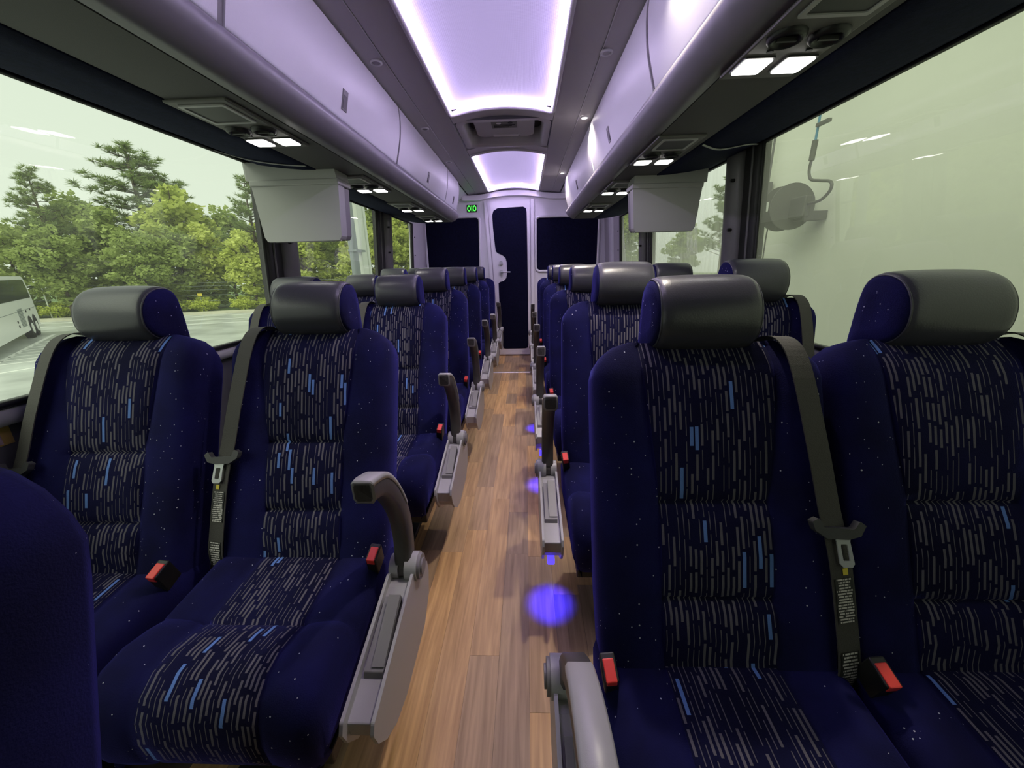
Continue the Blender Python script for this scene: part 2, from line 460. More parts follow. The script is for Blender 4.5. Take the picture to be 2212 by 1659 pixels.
for s, nm in ((-1, 'left'), (1, 'right')):
    x0 = s * 1.258
    wl = MB().prism([(x0, -0.05), (x0, ZS - 0.03), (s * wx(ZS - 0.03) + s * 0.06, ZS - 0.03), (s * 1.31, -0.05)], 'y', Y0, Y1).obj('wall_' + nm, M['wallgrey'])
    tag(wl, 'dark grey side wall panel under the ' + nm + ' windows', kind='structure')
    # rounded sill
    MB().prism([(s * 1.27, ZS - 0.005), (s * 1.238, ZS - 0.003), (s * 1.226, ZS - 0.012), (s * 1.222, ZS - 0.03), (s * 1.230, ZS - 0.05), (s * 1.259, ZS - 0.055)], 'y', Y0, Y1 - 0.002, smooth=True).obj('sill', M['sill'], wl)
    MB().box(*sorted((s * 1.226, s * 1.25)), Y0, Y1 - 0.002, ZS - 0.006, ZS + 0.012).obj('sill_gasket', M['gasket'], wl)
# sticker on the left wall under the sill
st = MB().box(-1.2575, -1.2555, 0.74, 0.905, 0.725, 0.79).obj('sticker', M['brass'])
tag(st, 'worn gold and pink sticker on the grey wall under the window', 'sticker')
MB().box(-1.2558, -1.2548, 0.72, 0.882, 0.729, 0.772).obj('pink_field', M['sticker'], st)

fw_ = MB().box(-1.25, 1.25, Y0 - 0.05, Y0, -0.05, 2.1).obj('wall_light_block', M['wallgrey'])  # unseen wall added behind the camera so sky light stays out
tag(fw_, 'added unseen dark wall keeping outside light from the front end of the coach', kind='structure')

# windows: (start, end) along the bus, material
wins = {-1: [(-2.5, 2.03, 'glass'), (2.29, 3.60, 'glass'), (3.93, 4.70, 'glass')],
        1: [(-2.5, 1.93, 'glass_r'), (2.20, 3.47, 'glass_s'), (3.74, 4.55, 'glass_s')]}
n_ = 0
for s in (-1, 1):
    for (a, b, g) in wins[s]:
        n_ += 1
        root = empty('window_%d' % n_, (s * wx(1.24), (a + b) / 2, 1.24))
        tag(root, '%s window pane %s, set in black rubber' % (('left tree-side', 'right wall-side')[s > 0], ('beside the nearest seats', 'behind the monitor housing', 'at the rear corner')[(n_ - 1) % 3]), kind='structure')
        h = 0.405; dx = 0.07 * h
        hy = (b - a) / 2
        MB().add([(s * dx, -hy, -h), (s * dx, hy, -h), (-s * dx, hy, h), (-s * dx, -hy, h)], [(0, 1, 2, 3)]).obj('pane', M[g], root)
        def bar(p, q, ww):
            return MB().tube([p, q], ww, 6)
        fr = MB()
        t = 0.010
        for (ya, za, yb, zb) in ((-hy, h, hy, h), (-hy, -h, hy, -h), (-hy, -h, -hy, h), (hy, -h, hy, h)):
            fr.tube([(-s * 0.07 * za, ya, za), (-s * 0.07 * zb, yb, zb)], t, 6)
        fr.obj('gasket', M['gasket'], root)

pill = {-1: [(2.03, 2.29), (3.60, 3.93)], 1: [(1.93, 2.20), (3.47, 3.74)]}
k = 1
for s in (-1, 1):
    for (a, b) in pill[s]:
        k += 1
        root = empty('trim_%d' % k, (0, 0, 0))
        tag(root, '%s window pillar with rounded grey cover and black seal' % ('near left', 'rear left', 'near right', 'rear right')[k - 2], kind='structure')
        def lean(z, x): return s * (x + wx(z) - wx(ZW))
        def column(y0, y1, prof, mtl, nm):
            mb = MB(); rs = []
            for z in (ZS - 0.02, ZW + 0.02):
                rs.append([(lean(z, px), y0 + (y1 - y0) * py, z) for py, px in prof])
            if s > 0: rs = [r[::-1] for r in rs]
            mb.rings(rs, cap=(True, True))
            return mb.obj(nm, M[mtl], root)
        c = a + (b - a) * 0.42
        column(a, c, [(0, 1.20), (0, 1.158), (0.12, 1.152), (1, 1.150), (1, 1.20)], 'gasket', 'seal')
        column(c, b, [(0, 1.22), (0.0, 1.15), (0.1, 1.130), (0.3, 1.117), (0.55, 1.115), (0.8, 1.125), (0.95, 1.145), (1, 1.17), (1, 1.22)], 'pillar', 'cover')
        column(a + (c - a) * 0.4, a + (c - a) * 0.48, [(0, 1.17), (0, 1.146), (1, 1.146), (1, 1.17)], 'pillar', 'seal_lip')
        for z in (1.0, 1.30, 1.52):
            MB().cyl((lean(z, 1.118), c + 0.035, z), 'x', 0.008, 0.022, 10).obj('screw_plug', M['black'], root)

# rear corner covers beside the last windows
for s, a, mm in ((-1, 4.70, 'white'), (1, 4.55, 'ceil')):
    k += 1
    root = empty('trim_%d' % k, (0, 0, 0))
    tag(root, ('white curved corner cover beside the rear left window', 'grey ribbed corner cover beside the rear right window')[s > 0], kind='structure')
    rs = []
    for z in (ZS - 0.02, ZW + 0.06):
        o_ = wx(z) - wx(ZW)
        pr = [(a, 1.20), (a, 1.165), (a + 0.03, 1.15), (a + 0.16, 1.145), (a + 0.3, 1.13), (Y1, 1.10), (Y1, 1.20)]
        rs.append([(s * (px + o_), py, z) for py, px in (pr if s < 0 else pr[::-1])])
    MB().rings(rs).obj('cover', M[mm], root)
    MB().tube([(s * (1.168 + 0.055), a - 0.004, ZS), (s * 1.168, a - 0.004, ZW)], 0.02, 8).obj('seal', M['gasket'], root)
    for z in (1.05, 1.30, 1.50):
        MB().cyl((s * (1.152 + wx(z) - wx(ZW)), a + 0.05, z), 'x', 0.007, 0.02, 10).obj('screw_plug', M['black'], root)
    if s > 0:
        rs = []
        for z in (ZS, ZW + 0.03):
            o_ = wx(z) - wx(ZW)
            rs.append([(px + o_, py, z) for py, px in [(a + 0.22, 1.16), (a + 0.24, 1.118), (a + 0.38, 1.112), (a + 0.40, 1.16)][::-1]])
        MB().rings(rs).obj('rib', M['ceil_rim'], root)

# ------------------------------------------------------------------ ceiling
def arch(x): return 2.0 + 0.038 * (1 - min(1, (x / 0.31) ** 2))
ceil = empty('ceiling', (0, 0, 2.0)); tag(ceil, 'grey moulded coach ceiling with lit panels', kind='structure')
for s in (-1, 1):
    for (xa, za, xb, zb, nm) in ((0.31, 2.0, 0.452, 1.992, 'ceiling_panel'), (0.458, 1.991, 0.545, 1.982, 'ceiling_panel')):
        MB().prism([(s * xa, za - 2), (s * xb, zb - 2), (s * xb, zb + 0.02 - 2), (s * xa, za + 0.02 - 2)], 'y', Y0, Y1 - 0.002).obj(nm, M['ceil'], ceil)
    MB().box(*sorted((s * 0.449, s * 0.461)), Y0, Y1 - 0.002, 0.004, 0.012).obj('seam_gap', M['gap'], ceil)
    MB().box(*sorted((s * 0.535, s * 0.60)), Y0, Y1 - 0.002, -0.006, 0.02).obj('edge_gap', M['gap'], ceil)
    MB().tube([(s * 0.455, Y0, -0.010), (s * 0.455, Y1 - 0.003, -0.010)], 0.0022, 6).obj('seam_bead', M['ceil_rim'], ceil)
XS = [-0.31 + 0.62 * q / 16 for q in range(17)]
def crossbar(y0, y1, nm='cross_panel', lift=0.0):
    mb = MB()
    top = [(x, arch(x) - 2.0 + 0.018 + lift) for x in XS]; bot = [(x, arch(x) - 2.0 + lift) for x in XS]
    mb.prism(bot + top[::-1], 'y', y0, y1, smooth=False)
    return mb.obj(nm, M['ceil'], ceil, bevel=0.006)
P1 = (0.70, 2.60); H = (2.735, 3.31); P2 = (3.45, 4.98)
crossbar(P1[1], H[0]); crossbar(H[1], P2[0]); crossbar(P2[1], Y1 - 0.003); crossbar(Y0, P1[0])
# roof skin above everything, so that no sky leaks in
MB().box(-1.3, 1.3, Y0 - 0.05, Y1 + 0.05, 0.16, 0.20).obj('roof_skin', M['gap'], ceil)

def light_panel(y0, y1, label):
    root = empty('ceiling_light', (0, (y0 + y1) / 2, 2.0)); tag(root, label, 'ceiling light')
    a, b = y0 - (y0 + y1) / 2, y1 - (y0 + y1) / 2
    hx = 0.30
    X = [-hx + 2 * hx * q / 20 for q in range(21)]
    mb = MB()
    Yv = [a + (b - a) * q / 12 for q in range(13)]
    vs = [(x, y, arch(x) - 2.0 + 0.024) for y in Yv for x in X]
    fs = [(j * 21 + i, j * 21 + i + 1, (j + 1) * 21 + i + 1, (j + 1) * 21 + i) for j in range(12) for i in range(20)]
    mb.add(vs, fs, smooth=True); mb.obj('diffuser', M['diffuser'], root)
    # raised rim all round with rounded corners
    rim = [(-hx - 0.004, a - 0.004)] ; pts = roundrect(-hx - 0.002, hx + 0.002, a - 0.002, b + 0.002, 0.03, 4)
    path = [(x, y, arch(x) - 2.0 - 0.002) for x, y in pts]
    # subdivide the arched ends
    full = []
    for q in range(len(path)):
        p, n2 = path[q], path[(q + 1) % len(path)]
        full.append(p)
        if abs(p[0] - n2[0]) > 0.2:
            for e_ in range(1, 12):
                x = p[0] + (n2[0] - p[0]) * e_ / 12; full.append((x, p[1], arch(x) - 2.0 - 0.002))
    full.append(full[0])
    MB().tube(full, 0.011, 8, cap=False).obj('rim', M['ceil_rim'], root)
    for s in (-1, 1):
        MB().box(*sorted((s * 0.2865, s * 0.2915)), a + 0.03, b - 0.03, 0.006, 0.011).obj('led_strip', M['led'], root)
    for yy, d in ((b - 0.012, 1), (a + 0.012, -1)):
        ll = MB(); xs_ = [-0.26 + 0.52 * q / 16 for q in range(17)]
        ll.rings([[(x, yy - 0.003, arch(x) - 2.0 + 0.012), (x, yy + 0.003, arch(x) - 2.0 + 0.012), (x, yy + 0.003, arch(x) - 2.0 + 0.017), (x, yy - 0.003, arch(x) - 2.0 + 0.017)] for x in xs_])
        ll.obj('led_strip', M['led'], root)
light_panel(*P1, 'long lilac backlit ceiling panel nearest the camera, white glowing edges')
light_panel(*P2, 'short lilac backlit ceiling panel near the rear door')

# roof hatch between the two light panels
hat = empty('roof_hatch', (0, (H[0] + H[1]) / 2, 2.0)); tag(hat, 'recessed grey emergency roof hatch between the two lit ceiling panels', 'roof hatch')
ha, hb = H[0] - (H[0] + H[1]) / 2, H[1] - (H[0] + H[1]) / 2
fl = roundrect(-0.30, 0.30, ha, hb, 0.05, 5); fi = roundrect(-0.265, 0.265, ha + 0.03, hb - 0.035, 0.05, 5); fi2 = roundrect(-0.25, 0.25, ha + 0.045, hb - 0.06, 0.05, 5)
MB().rings([[(x, y, arch(x) - 2.0 + 0.004) for x, y in fl], [(x, y, arch(x) - 2.0 - 0.006) for x, y in fi], [(x, y, 0.03) for x, y in fi2], [(x, y, 0.125) for x, y in fi2]], cap=(False, False)).obj('recess', M['ceil'], hat)
MB().box(-0.30, 0.30, ha, hb, 0.122, 0.13).obj('recess_top', M['gap'], hat)
# inner lid with a scooped grip edge
lid = [(-0.20, ha + 0.06), (0.20, ha + 0.06), (0.20, hb - 0.16), (0.185, hb - 0.125), (0.15, hb - 0.11)] + \
      [(0.11 - 0.22 * q / 8, hb - 0.115 - 0.055 * math.sin(math.pi * q / 8)) for q in range(9)] + [(-0.15, hb - 0.11), (-0.185, hb - 0.125), (-0.20, hb - 0.16)]
MB().prism(lid, 'z', 0.055, 0.075).obj('lid', M['ceil'], hat, bevel=0.005)
MB().box(-0.09, 0.09, hb - 0.17, hb - 0.125, 0.05, 0.085).obj('grip', M['ceil_rim'], hat, bevel=0.004)
MB().box(-0.085, 0.085, ha + 0.13, ha + 0.27, 0.050, 0.055).obj('instruction_plate', M['psu'], hat, bevel=0.002)
for q, (a_, b_, mm) in enumerate(((-0.065, -0.005, 'ceil_rim'), (0.015, 0.065, 'black'))):
    MB().cyl(((a_ + b_) / 2, ha + 0.17, 0.049), 'z', 0.016, 0.004, 14).obj('symbol', M[mm], hat)
for q in range(3):
    MB().box(-0.07, 0.07 - 0.02 * q, ha + 0.20 + q * 0.022, ha + 0.208 + q * 0.022, 0.048, 0.0505).obj('printed_line', M['gap'], hat)

def downlight(x, y, lit, label):
    z = 1.9865
    root = empty('downlight', (x, y, z)); tag(root, label, 'downlight', 'round downlights in the ceiling strips')
    ring = [[(rr * math.cos(2 * math.pi * q / 20), rr * math.sin(2 * math.pi * q / 20), zz) for q in range(20)][::-1] for rr, zz in ((0.027, 0.002), (0.026, -0.004), (0.019, -0.005), (0.016, 0.0))]
    MB().rings(ring, cap=(False, False)).obj('bezel', M['ceil_rim'], root)
    MB().cyl((0, 0, -0.001), 'z', 0.0165, 0.003, 16).obj('lens', M['down' if lit else 'down_off'], root)
    if lit:
        ld = bpy.data.lights.new('downlight_beam', 'SPOT'); ld.energy = 30; ld.color = (1.0, 0.90, 0.76); ld.spot_size = R(120); ld.spot_blend = 0.9; ld.shadow_soft_size = 0.02
        lo = bpy.data.objects.new('downlight_beam', ld); col.objects.link(lo); lo.parent = root; lo.location = (0, 0, -0.012)
downlight(0.49, 2.66, True, 'lit round downlight beside the roof hatch on the right ceiling strip')
downlight(0.49, 4.08, True, 'lit round downlight beside the rear lit panel')
downlight(0.475, 1.93, False, 'unlit round downlight on the right strip nearest the camera')
downlight(0.485, 1.20, True, 'added out-of-view lit downlight on the right strip above the first rows')  # invented lamp out of view, kept for the glow on the right bin
downlight(-0.49, 1.93, False, 'unlit round downlight on the left strip nearest the camera')
downlight(-0.49, 2.75, False, 'unlit round downlight on the left strip beside the roof hatch')
downlight(-0.49, 3.55, False, 'unlit round downlight on the left strip beside the rear lit panel')

# ------------------------------------------------------------------ parcel racks
BE = 4.27                       # rear end of the racks
for s, nm in ((-1, 'left'), (1, 'right')):
    root = empty('trim_%d' % (20 + s), (0, 0, 0))
    tag(root, nm + ' luggage rack rail with charcoal underside and navy carpet strip', kind='structure')
    lip = [(0.585, 1.700), (0.562, 1.694), (0.548, 1.680), (0.546, 1.664), (0.556, 1.645), (0.575, 1.625), (0.60, 1.609), (0.63, 1.601), (0.64, 1.64), (0.60, 1.69)]
    MB().prism([(s * x, z) for x, z in lip], 'y', Y0, BE, smooth=True).obj('front_lip', M['bin_lip'], root)
    MB().prism([(s * 0.634, 1.600), (s * 0.832, 1.600), (s * 0.832, 1.63), (s * 0.634, 1.63)], 'y', Y0, BE - 0.015).obj('underside_panel', M['under'], root)
    MB().box(*sorted((s * 0.628, s * 0.636)), Y0, BE - 0.02, 1.602, 1.62).obj('seam_gap', M['gap'], root)
    MB().prism([(s * 0.836, 1.598), (s * 0.90, 1.600), (s * 1.00, 1.610), (s * 1.10, 1.625), (s * 1.165, 1.648), (s * 1.20, 1.70), (s * 0.836, 1.70)], 'y', Y0, BE + 0.05, smooth=True).obj('carpet_valance', M['carpet'], root)
    MB().tube([(s * 1.166, Y0, 1.643), (s * 1.166, BE, 1.643)], 0.007, 6).obj('valance_bead', M['gasket'], root)
    # upper side skin behind the bins and beyond their rear end
    MB().prism([(s * 0.56, 1.985), (s * 0.60, 2.02), (s * 1.25, 1.75), (s * 1.20, 1.68), (s * 1.145, 1.70)], 'y', BE - 0.1, Y1 - 0.003).obj('upper_panel', M['white'], root)
    MB().box(*sorted((s * 0.60, s * 1.22)), Y0, BE - 0.02, 1.70, 1.71).obj('rack_floor', M['under'], root)
    # pale trim strip that crosses the valance
    yy = 1.83 if s < 0 else 1.86
    pth = smoothpath([(s * 0.838, yy + (0.05 if s < 0 else -0.10), 1.596), (s * 0.95, yy + 0.03 - (0.03 if s > 0 else 0), 1.602), (s * 1.06, yy, 1.616), (s * 1.16, yy - (0.05 if s < 0 else -0.1), 1.641)], 5)
    rs = [[(p.x, p.y - 0.006, p.z), (p.x, p.y + 0.006, p.z), (p.x, p.y + 0.006, p.z - 0.003), (p.x, p.y - 0.006, p.z - 0.003)] for p in pth]
    MB().rings(rs).obj('joint_strip', M['monitor'], root)

def bin_door(s, y0, y1, label, latch_y, end=False):
    root = empty('overhead_bin', (s * 0.55, (y0 + y1) / 2, 1.70)); tag(root, label, 'overhead bin', 'overhead luggage bins')
    cy_ = (y0 + y1) / 2
    prof = smoothpath([(0.572, 1.703), (0.556, 1.76), (0.541, 1.82), (0.533, 1.88), (0.531, 1.93), (0.535, 1.974)], 4)
    inn = [(p.x + 0.014, p.y) for p in prof][::-1]
    pts = [(s * (p.x - 0.55), p.y - 1.70) for p in prof] + [(s * (x - 0.55), z - 1.70) for x, z in inn]
    a, b = y0 - cy_, y1 - cy_
    d = MB().prism(pts, 'y', a, b - 0.024, smooth=False)
    dr = d.obj('door', M['bin'], root, bevel=0.004)
    for p in dr.data.polygons: p.use_smooth = len(p.vertices) == 4
    MB().prism([(q[0] + s * 0.004, q[1]) for q in pts], 'y', b - 0.022, b - 0.001).obj('divider', M['pillar'], root)
    # box behind the door
    MB().prism([(s * 0.03, 0.012), (s * 0.02, 0.27), (s * 0.58, 0.03), (s * 0.58, 0.012)], 'y', a, b - 0.002).obj('body', M['under'], root)
    ly = latch_y - cy_
    def fx(z):
        for p, q in zip(prof[:-1], prof[1:]):
            if p.y <= z + 1.70 <= q.y: return p.x + (q.x - p.x) * (z + 1.70 - p.y) / (q.y - p.y) - 0.55
        return 0.0
    def plate(z0, z1, ya, yb, o0, o1): return MB().prism([(s * (fx(z0) + o0), z0), (s * (fx(z1) + o0), z1), (s * (fx(z1) + o1), z1), (s * (fx(z0) + o1), z0)], 'y', ya, yb)
    plate(0.036, 0.102, ly - 0.021, ly + 0.021, -0.0025, 0.01).obj('latch', M['pillar'], dr, bevel=0.001)
    plate(0.042, 0.084, ly - 0.015, ly + 0.015, -0.0035, 0.006).obj('latch_hole', M['black'], dr)
    if end:
        MB().prism([(s * (p.x - 0.55), p.y - 1.70) for p in prof] + [(s * 0.60, 0.04), (s * 0.60, 0.0)], 'y', b - 0.002, b + 0.012).obj('end_cap', M['bin'], root, bevel=0.005)
lb = [-1.5, 0.0, 1.09, 2.37, 3.69, BE]
for i_, (a, b, lab, ly) in enumerate(((-1.5, 0.0, 'left overhead bin above and behind the camera', -0.7), (0.0, 1.09, 'left overhead bin nearest the camera, cut by the picture edge', 0.5),
        (1.09, 2.37, 'long left overhead bin with its latch above the nearest service panel', 1.70), (2.37, 3.69, 'third left overhead bin, beside the roof hatch', 3.03), (3.69, BE, 'short left overhead bin at the rear end of the rack', 4.02))):
    if i_ == 0: continue
    bin_door(-1, a, b, lab, ly, b == BE)
for (a, b, lab, ly) in ((0.2, 1.56, 'right overhead bin nearest the camera, cut by the picture edge', 0.9), (1.56, 2.74, 'right overhead bin lit by a bright downlight streak', 2.22), (2.74, BE, 'rearmost right overhead bin with rounded end', 3.46)):
    bin_door(1, a, b, lab, ly, b == BE)

# ------------------------------------------------------------------ passenger service units
def psu(s, y, label):
    xc = -0.755 if s < 0 else 0.715
    root = empty('service_unit', (xc, y, 1.598)); tag(root, label, 'service unit', 'reading light and vent units under the racks')
    L_ = 0.21
    MB().box(-0.088, 0.088, -L_, L_, -0.006, 0.004).obj('housing', M['psu'], root, bevel=0.004)
    # speaker / display tray
    fr = roundrect(-0.066, 0.066, -L_ + 0.02, -0.05, 0.006, 3); fi_ = roundrect(-0.056, 0.056, -L_ + 0.03, -0.06, 0.005, 3)
    MB().rings([[(x, yq, -0.0062) for x, yq in fr], [(x, yq, -0.010) for x, yq in fr], [(x, yq, -0.010) for x, yq in fi_], [(x, yq, -0.0065) for x, yq in fi_]], cap=(False, False), smooth=False).obj('tray_frame', M['sill'], root)
    MB().box(-0.056, 0.056, -L_ + 0.03, -0.06, -0.0075, -0.006).obj('tray', M['plastic_dark'], root)
    for q in (-1, 1):
        v = empty('air_vent', (q * 0.042, 0.015, -0.006), root)
        rings_ = [[(rr * math.cos(2 * math.pi * t / 18), rr * math.sin(2 * math.pi * t / 18), zz) for t in range(18)][::-1] for rr, zz in ((0.037, 0.0), (0.036, -0.006), (0.030, -0.012), (0.024, -0.008), (0.020, -0.002))]
        MB().rings(rings_, cap=(False, True)).obj('vent_ring', M['black'], v)
        MB().box(-0.020, 0.020, -0.003, 0.003, -0.011, -0.003).obj('vent_flap', M['plastic_dark'], v)
        lp = empty('reading_light', (q * 0.047, 0.135, -0.006), root)
        MB().prism(roundrect(-0.036, 0.036, -0.040, 0.040, 0.008, 3), 'z', -0.004, 0.0).obj('light_bezel', M['plastic_dark'], lp)
        MB().prism(roundrect(-0.031, 0.031, -0.035, 0.035, 0.006, 3), 'z', -0.0065, -0.003).obj('lens', M['lamp'], lp)
        MB().cyl((q * 0.042, 0.072, -0.007), 'z', 0.007, 0.006, 12).obj('call_button', M['black'], root)
        ld = bpy.data.lights.new('reading_beam', 'SPOT'); ld.energy = 2.6; ld.color = (1.0, 0.95, 0.88); ld.spot_size = R(78); ld.spot_blend = 0.7; ld.shadow_soft_size = 0.03
        lo = bpy.data.objects.new('reading_beam', ld); col.objects.link(lo); lo.parent = lp; lo.location = (0, 0, -0.012)
for s, ys in ((-1, (1.39, 2.31, 3.15, 3.88)), (1, (0.97, 1.85, 2.63, 3.46))):
    for q, y in enumerate(ys):
        side = 'left' if s < 0 else 'right'
        psu(s, y, '%s service unit with two lit reading lights under the %s rack' % (('nearest', 'second', 'third', 'rearmost')[q], side))

# ------------------------------------------------------------------ drop-down monitor housings (seen from behind)
def monitor(s, x0, x1, y, zt, zb, label):
    root = empty('monitor', ((x0 + x1) / 2, y, zt)); tag(root, label, 'monitor', 'drop-down monitor housings')
    hx = (x1 - x0) / 2; h = zt - zb
    t = 0.024
    back = [(-hx + 0.0, 0.0), (hx, 0.0), (hx - 0.018, -h + 0.02), (hx - 0.03, -h), (-hx + 0.03, -h), (-hx + 0.018, -h + 0.02)]
    b = MB().prism(back, 'y', -0.012, 0.05).obj('housing', M['monitor'], root, bevel=0.010, seg=3)
    MB().prism([(q[0] * 0.97, q[1] * 0.96 - 0.004) for q in back], 'y', 0.045, 0.115).obj('screen_shell', M['monitor_side'], root, bevel=0.006)
    # bottom roll
    MB().tube([(-hx + 0.03, 0.004, -h + 0.012), (hx - 0.03, 0.004, -h + 0.012)], 0.014, 10).obj('bottom_edge', M['monitor'], root)
    MB().box(-hx - 0.004, hx + 0.004, -0.020, 0.12, -0.004, 0.022).obj('hinge_rail', M['monitor'], root, bevel=0.005)
    # curved mount that climbs to the rack along the window side
    o = -1 if s < 0 else 1
    pts = [(o * (hx + 0.02), 0.02), (o * (hx + 0.02), 0.06), (o * (hx + 0.02), 0.10), (o * (hx * 0.2), 0.085), (-o * hx * 0.95, 0.068), (-o * (hx - 0.002), 0.02)]
    MB().prism(pts, 'y', -0.015, 0.12).obj('mount', M['monitor'], root, bevel=0.008)
monitor(-1, -1.160, -0.742, 1.98, 1.540, 1.290, 'left drop-down monitor housing in front of the tree-side window')
monitor(1, 0.715, 1.085, 2.33, 1.540, 1.318, 'right drop-down monitor housing in shadow below the rack')

# ------------------------------------------------------------------ rear bulkhead and door
YB = Y1
wr = MB().box(-1.26, 1.26, YB, YB + 0.05, -0.05, 2.14).obj('wall_rear', M['white'])
tag(wr, 'white rear bulkhead with navy carpet panels', kind='structure')
def framed(x0, x1, z0, z1, dxt):
    """rounded navy panel in a raised white surround"""
    pts = roundrect(x0, x1, z0, z1, 0.05, 5)
    pts = [(x + dxt * (z - z0) / (z1 - z0) * (1 if x > (x0 + x1) / 2 else 0), z) for x, z in pts]
    MB().prism(pts, 'y', YB - 0.006, YB + 0.001).obj('carpet_panel', M['carpet_dark'], wr)
    pth = [(x, YB - 0.006, z) for x, z in pts]; pth.append(pth[0])
    MB().tube(pth, 0.016, 8, cap=False).obj('panel_surround', M['white'], wr)
framed(-1.115, -0.445, 0.95, 1.745, 0.02)
framed(0.262, 1.035, 1.085, 1.725, 0.0)
MB().box(0.20, 0.245, YB - 0.03, YB + 0.001, 0.0, 1.93).obj('jamb', M['white'], wr, bevel=0.006)
MB().prism([(-0.365, 1.90), (-0.325, 1.90), (-0.235, 0.0), (-0.275, 0.0)], 'y', YB - 0.03, YB + 0.001).obj('jamb', M['white'], wr, bevel=0.006)
# arched header over the door
hp = [(-0.62 + 1.24 * q / 24) for q in range(25)]
def hz(x): return 1.915 + 0.045 * max(0, 1 - (x / 0.42) ** 2)
MB().prism([(x, hz(x)) for x in hp] + [(x, hz(x) + 0.055) for x in hp[::-1]], 'y', YB - 0.075, YB + 0.001).obj('header', M['white'], wr, bevel=0.010)

dr = empty('door_1', (0, YB - 0.02, 0)); tag(dr, 'narrow white lavatory door with navy carpet face', kind='structure')
leaf = [(-0.222, 0.02), (0.192, 0.02), (0.190, 1.86), (0.175, 1.895), (-0.27, 1.885), (-0.315, 1.84)]
MB().prism(leaf, 'y', -0.012, 0.018).obj('door_leaf', M['white'], dr, bevel=0.006)
ins = smoothpath([(0.148, 0.11), (0.160, 0.16)], 2) + [Vector(p) for p in ((0.158, 1.0), (0.152, 1.78), (0.142, 1.82), (0.11, 1.838), (-0.20, 1.828), (-0.25, 1.80), (-0.268, 1.75), (-0.262, 1.60), (-0.245, 1.40), (-0.236, 1.335), (-0.215, 1.312), (-0.16, 1.29), (-0.118, 1.255), (-0.104, 1.20), (-0.104, 1.06), (-0.115, 1.01), (-0.15, 0.975), (-0.195, 0.965), (-0.215, 0.95), (-0.212, 0.70), (-0.185, 0.16), (-0.175, 0.11), (-0.15, 0.10), (0.12, 0.10))]
MB().prism([(p[0], p[1]) for p in ins], 'y', -0.017, -0.010).obj('carpet_insert', M['carpet_dark'], dr)
hpn = empty('lock_plate', (-0.175, -0.016, 1.13), dr)
MB().cyl((0, -0.012, 0.065), 'y', 0.024, 0.024, 18).obj('lock_cylinder', M['chrome'], hpn)
MB().cyl((0.004, -0.027, 0.065), 'y', 0.010, 0.014, 12).obj('thumb_turn', M['chrome'], hpn)
MB().cyl((0, -0.010, -0.045), 'y', 0.026, 0.020, 18).obj('rose', M['chrome'], hpn)
MB().tube([(0, -0.018, -0.045), (0, -0.045, -0.045), (0.03, -0.052, -0.045), (0.115, -0.052, -0.046)], 0.0075, 8).obj('lever', M['chrome'], hpn)

sg = empty('restroom_sign', (-0.515, YB - 0.003, 1.835)); tag(sg, 'small black sign with two glowing green restroom figures', 'sign')
MB().box(-0.062, 0.062, -0.012, 0.002, -0.042, 0.042).obj('sign_box', M['sign'], sg, bevel=0.004)
for q in (-1, 1):
    g = MB()
    g.tube([(q * 0.034 + 0.017 * math.cos(2 * math.pi * t / 16), -0.0135, 0.026 * math.sin(2 * math.pi * t / 16)) for t in range(17)], 0.0048, 6, cap=False)
    g.obj('figure_outline', M['green'], sg)
    MB().cyl((q * 0.034, -0.0135, 0.030), 'y', 0.007, 0.003, 10).obj('figure_head', M['green'], sg)
MB().box(-0.004, 0.004, -0.015, -0.012, -0.030, 0.022).obj('divider_bar', M['green'], sg)
MB().box(-0.010, 0.010, -0.015, -0.012, 0.024, 0.031).obj('divider_cap', M['green'], sg)

# ------------------------------------------------------------------ seats
def seat_section(hw, wo, nc, bol, back=True):
    """front half-profile x, n from the middle to the side"""
    c = [(hw * q / 3.0, nc) for q in range(4)]
    ss = (0.0, 0.14, 0.32, 0.52, 0.72, 0.86, 0.95, 1.0); nn = (0.0, 0.40, 0.80, 1.0, 1.0, 0.5, -0.5, -1.9)
    sd = [(hw + (wo - hw) * a + (0.0015 if a == 0 else 0), nc + bol * b - (0.004 if a == 0 else 0)) for a, b in zip(ss, nn)]
    return c, sd

